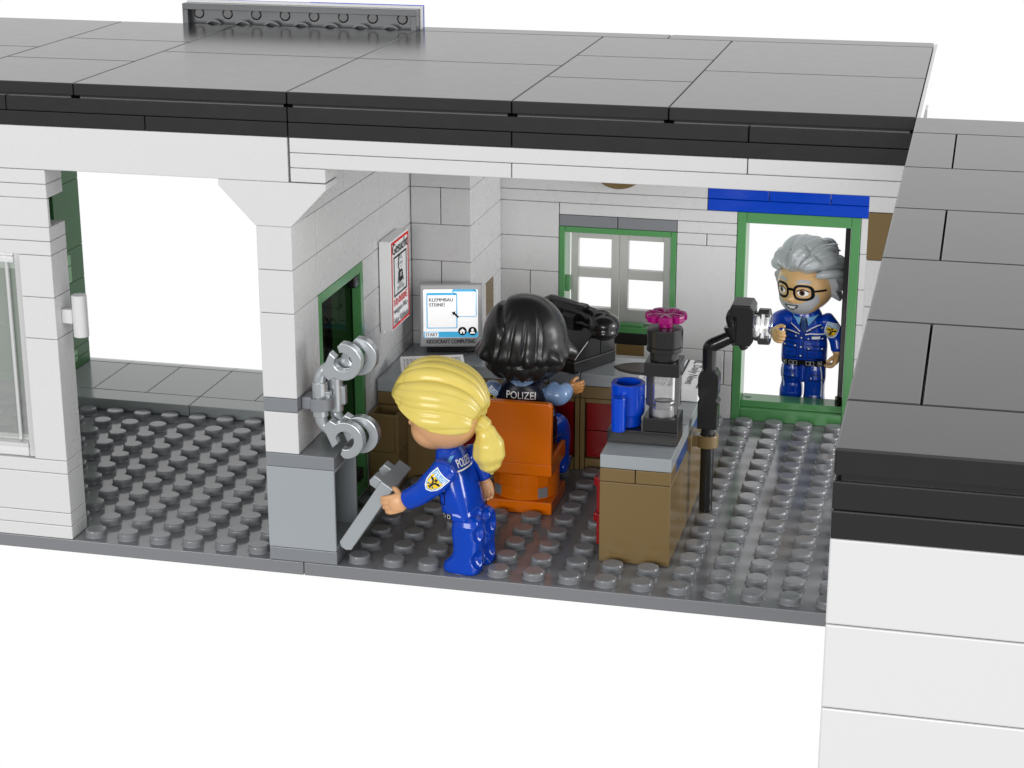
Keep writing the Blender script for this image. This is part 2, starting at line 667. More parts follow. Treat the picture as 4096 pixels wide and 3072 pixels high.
# ------------------------------------------------------------------ corner pillar and partition with smoked door
pa = thing('wall', 'light grey partition wall and front pillar between passage and office', 'wall', (6.5, 5, 0))
mb = MB()
mb.box(6, 7, 0, 2, 3.2, 4.4, 'white')
for z0, z1 in ((4.8, 7.2), (7.2, 8.4), (8.4, 9.6)):
    mb.box(6, 7, 0, 2, z0, z1, 'white')
for z, cuts in ((7.2, (2, 12)), (8.4, (2, 7.9, 12)), (9.6, (1, 4.5, 12)), (10.8, (2, 6, 12))):
    for a, b in zip(cuts[:-1], cuts[1:]):
        mb.box(6, 7, a, b, z, z + 1.2, 'white')
for z, cuts in ((6.0, (6, 12)), (4.8, (6, 12)), (3.6, (6, 9.9, 12)), (2.4, (6, 12)), (1.2, (6, 8, 12)), (0, (6, 12))):
    for a, b in zip(cuts[:-1], cuts[1:]):
        mb.box(6, 7, a, b, z, z + 1.2, 'white')
mb.build('bricks', pa)
mb = MB()                                                # inverted slope capital
mb.prism([(5, 10.8), (5, 10.64), (6, 9.6), (7, 9.6), (8, 10.64), (8, 10.8)], (0, 1.0, 0), (1, 0, 0), (0, 0, 1), 1.0, 'white', b=.02)
mb.build('capital', pa)
mb = MB()
mb.box(6, 7, 0, 2, 4.4, 4.8, 'grey')
mb.box(6.98, 7.3, .3, .9, 4.42, 4.78, 'grey', b=.05)
ring = [(math.cos(a), math.sin(a)) for a in [math.radians(d) for d in range(-120, 151, 15)]]
poly = [(.36 * c, .36 * q) for c, q in ring] + [(.24 * c, .24 * q) for c, q in ring[::-1]]
mb.prism(poly, (7.5, .5, 4.42), (1, 0, 0), (0, 1, 0), .36, 'grey', b=.03)
mb.build('clip', pa)


def door_frame(mb, ax, a0, a1, c0, c1, z1, mat, w=.3, wt=.36, wb=.68):
    """upright frame; ax 'x': spans x, thickness in y (c0..c1)"""
    B = (lambda p0, p1, z0, z2: mb.box(p0, p1, c0, c1, z0, z2, mat, b=.02, g=.003)) if ax == 'x' else \
        (lambda p0, p1, z0, z2: mb.box(c0, c1, p0, p1, z0, z2, mat, b=.02, g=.003))
    B(a0, a0 + w, 0, z1)
    B(a1 - w, a1, 0, z1)
    B(a0 + w, a1 - w, z1 - wt, z1)
    B(a0 + w, a1 - w, 0, wb)


dr = thing('door', 'smoked glass door in a green frame, in the partition wall beside the safe', 'door', (6.5, 4, 0))
mb = MB()
door_frame(mb, 'y', 2, 6, 6.05, 7.0, 7.2, 'green', w=.26, wt=.3, wb=.4)
mb.build('frame', dr)
mb = MB()
mb.box(6.62, 6.76, 2.3, 5.7, .42, 6.86, 'smoke', b=.02)
gl = mb.build('glass', dr)
mb = MB()
mb.box(6.7, 6.98, 5.3, 5.72, 6.5, 6.86, 'black', b=.06)
mb.build('hinge', dr)
mb = MB()
mb.box(6.7, 6.98, 5.3, 5.72, .42, .8, 'black', b=.06)
mb.build('hinge', dr)
# nozzle hanging on the passage side, seen through the smoked door
mb = MB()
mb.lathe((5.5, 6.9, 2.6), (0, 0, 1), [(0, 0), (.34, 0), (.34, .55), (.42, .6), (.42, 1.3), (.36, 1.36), (.34, 1.5), (.36, 1.9), (.27, 2.3), (.25, 3.1), (.3, 3.14), (.3, 3.3), (0, 3.3)], 'black')
mb.box(5.7, 5.99, 6.75, 7.05, 3.3, 3.6, 'black', b=.02)
mb.build('nozzle', label='black stepped nozzle hanging behind the smoked glass door', category='nozzle')

# ------------------------------------------------------------------ back corner pillar
bp = thing('pillar', 'light grey square brick pillar in the rear corner behind the monitor', 'pillar', (8, 13, 0))
mb = MB()
for k in range(10):
    z = 1.2 * k
    if k in (6, 4, 2, 0, 8):
        mb.box(7, 8, 11, 15, z, z + 1.2, 'white')
        if k in (2,):
            mb.box(8, 9, 11, 13, z, z + 1.2, 'white')
            mb.box(8, 9, 14, 15, z, z + 1.2, 'white')
        else:
            mb.box(8, 9, 11, 13.2 if k == 8 else 13, z, z + 1.2, 'white')
            mb.box(8, 9, 13.2 if k == 8 else 13, 15, z, z + 1.2, 'white')
    elif k == 3:
        mb.box(7, 9, 11, 12.95, z, z + 1.2, 'white')
        mb.box(7, 9, 13.95, 15, z, z + 1.2, 'white')
    else:
        mb.box(7, 9, 11, 15, z, z + 1.2, 'white')
mb.build('bricks', bp)
mb = MB()
mb.box(8, 9, 12.95, 13.95, 3.6, 4.8, 'tan')
mb.box(8, 9, 13, 14, 2.4, 3.6, 'tan')
mb.build('tan_brick', bp)

# ------------------------------------------------------------------ back wall with window, lintel and doorway
bw = thing('wall', 'light grey brick rear wall of the office holding window and open doorway', 'wall', (15, 15.5, 0))
mb = MB()


def row(z0, z1, cuts, mat='white', y0=15, y1=16):
    for a, b in zip(cuts[:-1], cuts[1:]):
        mb.box(a, b, y0, y1, z0, z1, mat)


row(6.0, 7.2, (8, 11))
row(4.8, 6.0, (8, 11))
row(3.6, 4.8, (8, 10, 11))
row(2.4, 3.6, (8, 11))
row(1.2, 2.4, (8, 10, 15))
row(0, 1.2, (8, 13, 17))
row(2.0, 2.4, (8, 10))
row(6.8, 7.2, (11, 17))
row(7.2, 7.6, (8, 16))
row(7.6, 8.0, (8, 16))
row(6.4, 6.8, (15, 17))
row(6.0, 6.4, (15, 16, 17))
row(2.4, 6.0, (15, 17))
row(1.2, 2.4, (15, 16.7, 17))
for z in (0, 1.2, 2.4, 3.6, 4.8, 6.0):
    row(z, z + 1.2, (21, 22.9))
row(7.2, 8.0, (22, 22.9))
row(8.0, 8.4, (8, 15, 22.9))
row(8.4, 9.6, (8, 13, 19, 22.9))
row(9.6, 10.8, (8, 15, 21, 22.9))
mb.build('bricks', bw)
mb = MB()
row(6.4, 6.8, (11, 13, 15), 'grey')
mb.build('grey_lintel', bw)
mb = MB()
row(2.4, 2.8, (11, 14.6), 'dark')
mb.build('dark_plate', bw)
mb = MB()
row(7.2, 7.6, (16, 22), 'blue', 14.99)
row(7.6, 8.0, (16, 18, 20, 22), 'blue', 14.99)
mb.build('blue_lintel', bw)
mb = MB()
row(2.0, 2.4, (13, 14), 'tan', 14.99)
row(2.0, 2.4, (11, 13), 'tan', 14.99)
mb.build('tan_brick', bw)

wi = thing('window', 'small green framed window with four square panes in the rear wall', 'window', (13, 15.5, 2.8))
mb = MB()
for a in ((11, 11.2, 2.8, 6.4), (14.8, 15, 2.8, 6.4), (11.2, 14.8, 6.2, 6.4), (11.2, 14.8, 2.8, 3.02)):
    mb.box(a[0], a[1], 15.0, 16, a[2], a[3], 'green', b=.02, g=.004)
mb.box(12.6, 13.9, 15.02, 15.24, 3.02, 3.14, 'green', b=.02)
mb.box(11.15, 11.36, 15.12, 15.4, 4.1, 4.65, 'green', b=.03)
mb.build('frame', wi)
for x0, x1, a, b in ((11.33, 12.985, 11.58, 12.72), (13.015, 14.72, 13.3, 14.5)):
    mb = MB()
    for q in ((x0, a, 3.06, 6.14), (b, x1, 3.06, 6.14), (a, b, 5.92, 6.14), (a, b, 3.06, 3.5), (a, b, 4.56, 4.88)):
        mb.box(q[0], q[1], 15.45, 15.7, q[2], q[3], 'sash', b=.012, g=.001)
    mb.build('sash', wi)
mb = MB()
R = 1.0
mb.lathe((13.02, 15.0, 8.78), (0, -1, 0), [(0, 0), (R, 0), (R, .12), (R - .04, .18), (0, .2)], 'tan', 40)
mb.build('wall_disc', label='round dark tan disc on the rear wall, mostly hidden by the front beam', category='wall disc')

d2 = thing('door', 'open green framed doorway with the elderly policeman standing beyond it', 'door', (19, 15.5, 0))
mb = MB()
door_frame(mb, 'x', 17, 21, 15.0, 16, 7.2, 'green', w=.3, wt=.36, wb=.42)
mb.box(17.3, 20.7, 15.22, 16, .42, .66, 'green', b=.02, g=.003)
mb.lathe((17.5, 15.6, .655), (0, 0, 1), [(0, .012), (.1, .012), (.14, .0)], 'dgreen', 20)
mb.build('frame', d2)
mb = MB()
mb.box(20.5, 20.68, 15.3, 18.6, .72, 6.8, 'black', b=.02)
mb.build('door_leaf', d2)
mb = MB()
mb.cyl((20.56, 15.35, .665), (20.56, 15.35, .98), .12, 'smoke')
mb.build('hinge', d2)

# ------------------------------------------------------------------ right front pillar
rp = thing('pillar', 'white front pillar with one tan brick beside the dark wing roof', 'pillar', (22.5, .5, 0))
mb = MB()
for k in range(8):
    mb.box(22, 22.9, 0, 1, 1.2 * k, 1.2 * k + 1.2, 'white')
mb.build('bricks', rp)
mb = MB()
mb.box(22, 22.9, 0, 1, 10.8, 11.2, 'white')
mb.build('top_plate', rp)
mb = MB()
mb.box(22, 22.9, 0, 1, 9.6, 10.8, 'tan')
mb.build('tan_brick', rp)

# ------------------------------------------------------------------ front beams
bl = MB()
bl.box(-16, 6.985, 0, 1, 10.8, 12.0, 'white')
bl.build('beam', label='long plain white beam above the passage opening', category='beam')
bl = MB()
for z0, z1, cuts in ((11.6, 12.0, (7.02, 19, 22.98)), (11.2, 11.6, (7.02, 13, 22.98)), (10.82, 11.2, (7.02, 8))):
    for a, b in zip(cuts[:-1], cuts[1:]):
        bl.box(a, b, 0, 1, z0, z1, 'white')
bl.build('beam', label='white layered beam of thin plates across the top of the office', category='beam')

# ------------------------------------------------------------------ main roof
rf = thing('roof', 'glossy dark grey tiled flat roof over passage and office', 'roof', (5, 6, 12))
mb = MB()
strips = [((-15, -9), (6,)), ((-9, -3), (6,)), ((-3, 1), (4, 8)), ((1, 7), (6,)), ((7, 13), (6,)), ((13, 17), (4, 8)), ((17, 23), (6,))]
for (a, b), cs in strips:
    ys = (0,) + cs + (12,)
    for p, q in zip(ys[:-1], ys[1:]):
        mb.box(a, b, p, q, 12.86, 13.2, 'dark', b=.03, g=.012)
        mb.box(a + .12, b - .12, p + .12, q - .1, 12.78, 12.88, 'dark', b=0)
for a, b in ((7, 15), (15, 23)):
    mb.box(a, b, 12, 12.95, 12.86, 13.2, 'dark', b=.03, g=.012)
mb.build('roof_tiles', rf)
mb = MB()
for z0, z1, cuts in ((12.4, 12.8, (-15, -1, 7, 19, 23)), (12.0, 12.4, (-15, 3, 7, 13, 23))):
    for a, b in zip(cuts[:-1], cuts[1:]):
        mb.box(a, b, 0, 1, z0, z1, 'dark', g=.012)
mb.build('fascia', rf)
mb = MB()
mb.box(-15, 23, 1.02, 12.9, 12.02, 12.79, 'dark', b=0)
mb.build('ceiling', rf)
mb = MB()
mb.box(23.0, 23.12, .1, 12.9, 12.8, 13.17, 'white', b=.01)  # white laid over the dark roof end to stand for blown-out light
mb.build('blown_out_edge', rf)

# sign standing on the rear edge of the roof, seen from behind
sg = thing('roof_sign', 'sign board seen from its hollow grey back on the rear roof edge', 'sign', (3, 12.3, 12.8))
mb = MB()
x0, x1, z0, z1 = -.9, 7.0, 12.4, 13.83
mb.box(x0, x1, 12.3, 12.42, z0, z1, 'signgrey', b=.01, g=0)
mb.box(x0, x1, 12.0, 12.3, z1 - .19, z1, 'signgrey', b=.012, g=0)
mb.box(x0, x0 + .19, 12.0, 12.3, z0, z1 - .19, 'signgrey', b=.012, g=0)
mb.box(x1 - .19, x1, 12.0, 12.3, z0, z1 - .19, 'signgrey', b=.012, g=0)
for i in range(7):
    mb.lathe((-.39 + 1 + i * 1.0 - .5 + .0, 12.31, 12.97), (0, -1, 0), [(.36, 0), (.36, .2), (.3, .2), (.3, 0)], 'signgrey', 24, cap=False)
for i in range(8):
    mb.lathe((-.44 + i * .985, 12.29, 13.5), (0, -1, 0), [(0, .0), (.135, 0), (.16, .018), (.18, .0)], 'black', 20, cap=False)
mb.build('backing_plate', sg)
mb = MB()
mb.box(x0, x1 + .03, 12.42, 12.72, z0, z1 + .05, 'white', b=.01, g=0)
mb.build('sign_tile', sg)
mb = MB()
mb.box(x0 + .2, 3.2, 12.72, 12.80, z0, z1 + .06, 'blue', b=.01, g=.006)
mb.box(3.2, x1 + .05, 12.72, 12.80, z0, z1 + .07, 'blue', b=.01, g=.006)
mb.build('blue_face', sg)

# ------------------------------------------------------------------ wing in front, right
wg = thing('building_wing', 'white wing with dark flat tiled roof reaching towards the viewer at right', 'building', (27, -12, 0))
mb = MB()
ys = (-24, -22, -18, -14, -10, -6, -2, 0)
for i, (a, b) in enumerate(zip(ys[:-1], ys[1:])):
    cuts = (23, 24, 32) if i in (1, 3, 5) else (23, 32)
    for p, q in zip(cuts[:-1], cuts[1:]):
        mb.box(p, q, a, b, 12.82, 13.2, 'dark', b=.03, g=.012)
mb.build('roof_tiles', wg)
mb = MB()
mb.box(23.1, 32, -23.95, -.1, 12.7, 12.84, 'dark', b=0)
for z0, z1 in ((12.36, 12.76), (11.96, 12.36)):
    mb.box(23, 32, -24, -23, z0, z1, 'dark', g=.008)
    mb.box(23, 24, -23, 0, z0, z1, 'dark', g=.008)
mb.build('fascia', wg)
mb = MB()
for k in range(10):
    z1 = 11.97 - 1.2 * k
    mb.box(23, 32, -24, -23, z1 - 1.2, z1, 'white')
    mb.box(23, 24, -23, -.05, z1 - 1.2, z1, 'white')
mb.build('walls', wg)

# ------------------------------------------------------------------ desk
dk = thing('desk', 'three sided office desk with grey top, tan body and red drawers', 'desk', (12, 8, 0))
mb = MB()
mb.box(7.02, 9, 7, 11, 2.8, 3.2, 'light')
mb.box(9, 12, 9, 11, 2.8, 3.2, 'light')
mb.box(12, 13, 9, 11, 2.8, 3.2, 'light')
mb.box(13, 15, 9, 11, 2.8, 3.2, 'light')
mb.box(15, 17, 2, 5, 2.8, 3.2, 'light')
mb.box(15, 17, 5, 11, 2.8, 3.2, 'light')
mb.build('desk_top', dk)
mb = MB()
mb.box(7.02, 9, 7, 11, 2.4, 2.8, 'tan')
for a in range(9, 15, 2):
    mb.box(a, a + 2, 9, 11, 2.4, 2.8, 'tan')
mb.box(15, 16, 2, 3, 2.4, 2.8, 'tan')
mb.box(16, 17, 2, 3, 2.4, 2.8, 'tan')
mb.box(15, 17, 7.6, 11, 2.4, 2.8, 'tan')
mb.box(15, 16, 3, 7.6, 2.4, 2.8, 'tan')
mb.box(16, 16.9, 3, 7.6, 2.4, 2.8, 'tan', b=0)
mb.box(7.02, 9, 7, 11, 0, 2.4, 'tan')
for a in range(9, 15, 2):
    x0, x1 = a, a + 2
    mb.box(x0, x0 + .17, 9, 11, 0, 2.4, 'tan')
    mb.box(x1 - .17, x1, 9, 11, 0, 2.4, 'tan')
    mb.box(x0 + .17, x1 - .17, 9, 11, 2.25, 2.4, 'tan', b=.01)
    mb.box(x0 + .17, x1 - .17, 9, 11, 0, .42, 'tan', b=.01)
    mb.box(x0 + .17, x1 - .17, 9.4, 11, .42, 2.25, 'tan', b=.01)
mb.box(15, 17, 2, 4, 0, 2.4, 'tan')
mb.box(15, 17, 4, 6, 0, 2.4, 'tan')
mb.box(15, 17, 6, 8, 0, 2.4, 'tan')
mb.box(15, 17, 8, 11, 0, 2.4, 'tan')
mb.build('body', dk)
for a in range(9, 15, 2):
    for z0, z1 in ((.44, 1.33), (1.34, 2.24)):
        mb = MB()
        mb.box(a + .2, a + 1.8, 9.06, 9.4, z0, z1, 'red', b=.015)
        mb.build('drawer', dk)
for y0 in (2.3, 4.2):
    for z0, z1 in ((.38, 1.3), (1.32, 2.36)):
        mb = MB()
        mb.box(14.86, 15.02, y0, y0 + 1.6, z0, z1, 'red', b=.02)
        q = mb.build('drawer', dk)
        mb = MB()
        mb.box(14.74, 14.9, y0 + .15, y0 + .6, z1 - .02 - .3, z1 - .02, 'red', b=.06)
        mb.build('handle', q)
for y0, y1 in ((3, 5), (6, 7.6)):
    mb = MB()
    mb.box(16.9, 17, y0, y1, 2.4, 2.8, 'navyblue', b=.015)
    mb.build('blue_tile', dk)
mb = MB()
mb.box(16.88, 17.12, 5, 6, 2.4, 2.8, 'tan')
ring = [(math.cos(a), math.sin(a)) for a in [math.radians(d) for d in range(-150, 151, 15)]]
mb.prism([(.32 * c, .32 * q) for c, q in ring] + [(.205 * c, .205 * q) for c, q in ring[::-1]], (17.5, 5.5, 2.42), (1, 0, 0), (0, 1, 0), .36, 'tan', b=.02)
mb.box(17.0, 17.3, 5.3, 5.7, 2.42, 2.78, 'tan', b=.02)
mb.build('clip', dk)

# open topped bin at the end of the desk
bn = MB()
bn.box(7.02, 8, 6, 7, 0, 1.2, 'tan')
for a in ((7.02, 7.14, 6, 7), (7.86, 8, 6, 7), (7.14, 7.86, 6, 6.13), (7.14, 7.86, 6.87, 7)):
    bn.box(*a, 1.2, 2.4, 'tan', g=.002)
bn.build('bin', label='open topped dark tan box beside the smoked door, at the desk end', category='bin')

# ------------------------------------------------------------------ monitor, keyboard
mo = thing('monitor', 'grey computer monitor with white desktop screen on the desk corner', 'monitor', (8.6, 10, 3.2))
th = math.radians(15)
u = Vector((math.cos(th), math.sin(th), 0))
tl = math.radians(9)
nh = Vector((math.sin(th), -math.cos(th), 0))
v = (Vector((0, 0, 1)) * math.cos(tl) - nh * math.sin(tl)).normalized()
o0 = Vector((7.62, 9.72, 3.46))
w_, h_ = 2.0, 2.03
mb = MB()
mb.prism([(0, 0), (w_, 0), (w_, h_), (0, h_)], o0 - u.cross(v) * .35, u, v, .35, 'case', b=.05)
scr = mb.build('screen_housing', mo)
mb = MB()
mb.prism([(.15, 0), (w_ - .1, 0), (w_ - .1, .95), (.15, .95)], Vector((7.62, 9.95, 3.2)) + nh * -.05, u, Vector((-nh.x, -nh.y, 0)), .26, 'dark', b=.03)
mb.prism([(.45, 0), (w_ - .45, 0), (w_ - .45, 1.3), (.45, 1.3)], o0 - u.cross(v) * .75, u, v, .42, 'dark', b=.04)
mb.build('stand', mo)
# screen print in millimetre-like units of the picture: x 0..585, y 0..585
K = w_ / 585
pr = Print(o0, u, v, off=.004, conv=lambda p: ((p[0] - 465) * K, (1222 - p[1]) * K))


def rrect(x0, y0, x1, y1, r):
    pts = []
    for cx, cy, a0 in ((x1 - r, y1 - r, 0), (x0 + r, y1 - r, 90), (x0 + r, y0 + r, 180), (x1 - r, y0 + r, 270)):
        pts += [(cx + r * math.cos(math.radians(a0 + k * 30)), cy + r * math.sin(math.radians(a0 + k * 30))) for k in range(4)]
    return pts


pr.poly(rrect(500, 680, 1010, 1132, 14), 'screenw')
pr.poly(rrect(772, 680, 998, 940, 12), 'cyan')
pr.poly(rrect(780, 702, 990, 934, 8), 'screenw')
pr.poly(rrect(530, 712, 818, 1046, 14), 'cyan')
pr.poly(rrect(540, 734, 808, 1038, 8), 'screenw')
pr.rect(502, 1076, 1008, 1130, 'cyan')


def ptext(t, x0, x1, y0, y1, mat='ink', bold=.035):
    pr.text(t, x0, y1, x1 - x0, y0 - y1, mat, bold)


ptext("KLEMMBAU", 556, 778, 762, 794)
ptext("STEINE!", 556, 700, 808, 840)
ptext("x", 786, 800, 716, 730)
ptext("x", 972, 986, 684, 698)
pr.rect(512, 1082, 640, 1126, 'screenw')
ptext("START", 520, 632, 1088, 1120)
ptext("KIDDICRAFT COMPUTING", 530, 984, 1150, 1188, bold=.03)
pr.poly([(768, 894), (800, 886), (796, 900), (832, 936), (820, 950), (786, 914), (778, 926)], 'ink')
pr.ell(864, 1072, 40, 40, 'ink', 28)
pr.ell(958, 1072, 40, 40, 'ink', 28)
pr.poly([(836, 1076), (864, 1048), (892, 1076), (884, 1076), (884, 1096), (844, 1096), (844, 1076)][::-1], 'screenw')
pr.rect(858, 1080, 870, 1097, 'ink')
pr.ell(958, 1062, 13, 14, 'screenw')
pr.poly([(934, 1096), (936, 1084), (946, 1078), (970, 1078), (980, 1084), (982, 1096)][::-1], 'screenw')
pr.build('screen_print', scr)

kb = thing('keyboard', 'white toy keyboard lying on the desk in front of the monitor', 'keyboard', (8.5, 7.9, 3.2))
kt = math.radians(20)
ku = Vector((math.cos(kt), math.sin(kt), 0))
kv = Vector((-math.sin(kt), math.cos(kt), .22)).normalized()
ko = Vector((7.86, 6.95, 3.36))
mb = MB()
kf = Vector((-math.sin(kt), math.cos(kt), 0))
mb.prism([(0, 0), (1.2, 0), (1.2, .42), (0, .16)], Vector((7.86, 6.95, 3.205)) , kf, (0, 0, 1), 1.98, 'bright', b=.03)
kbody = mb.build('case', kb)
pr = Print(Vector((7.86, 6.95, 3.365)), ku, (kf * 1.2 + Vector((0, 0, .26))).normalized(), off=.004)
pr.inc = 0
for r_ in range(5):
    y0 = .1 + r_ * .215
    n_ = 14
    x0 = .1
    for k in range(n_):
        wk = .124
        if r_ == 0 and k == 4:
            wk = .124 * 6
        if r_ == 0 and 4 < k < 10:
            continue
        xx = x0 + (k if not (r_ == 0 and k >= 10) else k) * .127
        pr.frame(xx, y0, xx + wk - .014, y0 + (.17 if r_ < 4 else .1), .014, 'ink')
pr.build('keys', kbody)

# ------------------------------------------------------------------ telephone
ph = thing('telephone', 'black desk telephone with sloped face and handset on top', 'telephone', (12.4, 10, 3.2))
pu = Vector((.868, -.497, 0))
pv = Vector((.497, .868, 0))
RF = Vector((12.86, 8.78, 3.2))
LF = RF - pu * 2


def pp(a, b, z):
    return LF + pu * a + pv * b + Vector((0, 0, z))


mb = MB()
mb.prism([(0, 0), (2, 0), (2, 1.95), (0, 1.95)], LF + Vector((0, 0, .005)), pu, pv, .39, 'black', b=.03)
mb.build('base', ph)
mb = MB()      # sloped dial block, profile across pv
mb.prism([(.02, .4), (.02, .48), (1.0, 1.22), (1.25, 1.22), (1.25, .4)], LF, pv, (0, 0, 1), 1.98, 'black', b=.025)
mb.prism([(1.26, .4), (1.26, 1.08), (1.93, 1.08), (1.93, .4)], LF, pv, (0, 0, 1), 1.98, 'black', b=.025)
mb.prism([(.85, 1.08), (.85, 1.5), (.95, 1.6), (1.5, 1.6), (1.6, 1.5), (1.6, 1.08)], LF + pu * .65, pv, (0, 0, 1), .55, 'black', b=.03)
mb.build('dial_block', ph)
mb = MB()
hz = 1.52
hb = MB()
hb.tube([pp(-.2, 1.35, hz + .1), pp(.35, 1.35, hz + .12), pp(1.1, 1.35, hz + .06), pp(1.8, 1.32, hz - .04), pp(2.2, 1.3, hz - .14)], [.3, .27, .27, .31, .34], 'black', 24)
hb.ellip(pp(2.08, 1.3, hz - .14), (.5, .54, .36), 'black')
hb.ellip(pp(2.14, 1.25, hz - .34), (.44, .5, .28), 'black')
hb.ellip(pp(1.9, 1.35, hz - .06), (.42, .46, .36), 'black')
hb.ellip(pp(-.2, 1.3, hz - .05), (.45, .48, .40), 'black')
hb = remesh(hb, .035, 8, 'black')
hb.build('handset', ph, angle=60)
mb.prism([(0, 0), (.34, 0), (.38, .1), (.3, .16), (.04, .16)], pp(1.2, 1.2, hz + .28), pu, (0, 0, 1), .3, 'black', b=.03)
mb.build('cradle_clip', ph)

# ------------------------------------------------------------------ chair
ch = thing('office_chair', 'dark orange swivel chair with square base, in front of the desk', 'chair', (12, 6, 0))
mb = MB()
mb.box(11, 13, 5, 7, 0, .4, 'orange', b=.03)
mb.build('base', ch)
mb = MB()
mb.lathe((12, 6, .4), (0, 0, 1), [(0, 0), (.98, 0), (1.0, .02), (1.0, .385), (.985, .40), (1.0, .415), (1.0, .79), (.98, .81), (0, .81)], 'orange', 48)
for an in (-45, 42):
    X = Matrix.Translation((12, 6, 0)) @ Matrix.Rotation(math.radians(an), 4, 'Z')
    mb.box(-.17, .17, -1.035, -.8, .45, .78, 'base', b=.012, X=X)
    mb.box(-.2, .2, -1.04, -.8, .83, 1.17, 'orange', b=.012, X=X)
mb.build('swivel', ch)
mb = MB()
mb.box(11, 13, 5, 7, 1.21, 1.6, 'orange', b=.04)
mb.box(12.82, 13, 5, 7, 1.58, 1.74, 'orange', b=.05)
mb.build('seat', ch)
mb = MB()
rr = [(.02, 0), (1.98, 0), (1.98, 1.78), (1.95, 1.86), (1.88, 1.9), (.12, 1.9), (.05, 1.86), (.02, 1.78)]
mb.prism(rr, (11, 5.24, 1.58), (1, 0, 0), (0, 0, 1), .24, 'orange', b=.035)
mb.build('backrest', ch)

# ------------------------------------------------------------------ mug and coffee machine, flower
mg = thing('mug', 'blue toy mug standing on the black plate beside the coffee machine', 'mug', (15.5, 3.5, 3.6))
mb = MB()
mb.lathe((15.5, 3.5, 3.605), (0, 0, 1), [(0, 0), (.36, 0), (.39, .03), (.39, .3), (.44, .32), (.475, .4), (.475, 1.22), (.46, 1.245), (.36, 1.245), (.345, 1.22), (.345, .25), (0, .25)], 'blue', 36)
mb.build('cup', mg)
mb = MB()
mb.cyl((15.36, 2.84, 3.62), (15.36, 2.84, 4.6), .2, 'blue', b=.03)
mb.box(15.3, 15.46, 2.9, 3.2, 3.9, 4.4, 'blue', b=.02)
mb.build('handle', mg)

cm = thing('coffee_machine', 'black toy coffee machine with clear jug on the desk end', 'coffee machine', (16.3, 3.5, 3.2))
mb = MB()
mb.box(15, 17, 3, 4, 3.205, 3.6, 'dark', b=.025)
mb.box(16, 17, 3, 4, 3.6, 4.0, 'dark', b=.025)
mb.lathe((16.5, 3.5, 4.0), (0, 0, 1), [(.3, 0), (.3, .19), (.28, .21), (0, .21)], 'case', 28, cap=False)
mb.build('base', cm)
mb = MB()
mb.lathe((16.5, 3.5, 4.0), (0, 0, 1), [(0, 0), (.385, 0), (.40, .02), (.40, .28), (.49, .30), (.49, 1.2), (.42, 1.2), (.42, .5), (.34, .42), (.34, .2), (0, .2)], 'clear', 40)
mb.build('jug', cm)
mb = MB()
mb.box(16, 17, 3, 4, 5.2, 5.6, 'dark', b=.025)
mb.lathe((16.5, 3.5, 5.6), (0, 0, 1), [(0, 0), (.39, 0), (.40, .015), (.40, .24), (.49, .25), (.5, .27), (.5, .375), (.47, .39), (.47, .40), (.5, .42), (.5, .86), (.475, .9), (0, .9)], 'dark', 40)
mb.build('head', cm)
mb = MB()
leaf = [(16.02, 3.0), (15.6, 3.06), (15.3, 3.22), (15.08, 3.5), (15.3, 3.78), (15.6, 3.94), (16.02, 4.0)]
mb.prism([(p[0], p[1]) for p in leaf][::-1], (0, 0, 5.22), (1, 0, 0), (0, 1, 0), .08, 'dark', b=.02)
mb.build('spout', cm)

fl = thing('flower', 'magenta toy flower on top of the coffee machine', 'flower', (16.5, 3.55, 6.5))
mb = MB()
mb.cyl((16.5, 3.6, 6.49), (16.5, 3.6, 6.68), .2, 'pink')
mb.build('stem', fl)
mb = MB()
for k in range(7):
    a = 2 * PI * k / 7 + .35
    d = Vector((math.cos(a), math.sin(a), 0))
    q = Vector((-d.y, d.x, 0))
    prof = [(.03, .01), (.15, .085), (.3, .15), (.42, .2), (.51, .19), (.57, .1), (.58, 0)]
    poly = prof + [(x, -y) for x, y in prof[-2:0:-1]]
    mb.prism(poly[::-1] if False else poly[::-1], Vector((16.5, 3.6, 6.68)), d, q, .22, 'pink', b=.05)
    mb.ellip((16.5 + d.x * .36, 3.6 + d.y * .36, 6.90), (.15, .09, .03), 'pink', 16, 8, Matrix.Rotation(a, 3, 'Z'))
mb.cyl((16.5, 3.6, 6.66), (16.5, 3.6, 6.86), .13, 'pink')
mb.build('petals', fl)

# ------------------------------------------------------------------ newspaper
nw = MB()
nw.box(15.02, 16.98, 7.02, 9.98, 3.205, 3.6, 'bright', b=.02)
nw = nw.build('newspaper', label='white newspaper tile printed with black headlines behind the coffee machine', category='newspaper')
pr = Print((15.02, 9.98, 3.6), (0, -1, 0), (1, 0, 0), off=.004)   # reads towards the viewer
pr.text("KC", .08, 1.42, .32, .34, 'ink', .03)
pr.text("Daily News", .55, 1.38, 1.9, .36, 'ink', .0, .15)
pr.rect(.05, 1.22, 2.85, 1.28, 'ink')
pr.rect(.05, 1.86, 2.85, 1.9, 'ink')
pr.text("KLEMMBAUSTEINE!", 1.15, .98, 1.65, .16, 'ink', .01)
pr.frame(.08, .45, 1.0, 1.15, .03, 'ink')
pr.rect(.12, .5, .95, .8, 'gink')
pr.inc = 0
for k in range(9):
    for c in range(4):
        pr.rect(1.15 + c * .43, .86 - k * .085, 1.15 + c * .43 + .36 - .05 * (k % 3), .90 - k * .085, 'gink')
pr.text("KC", .3, .12, .3, .2, 'ink')
pr.build('print', nw)

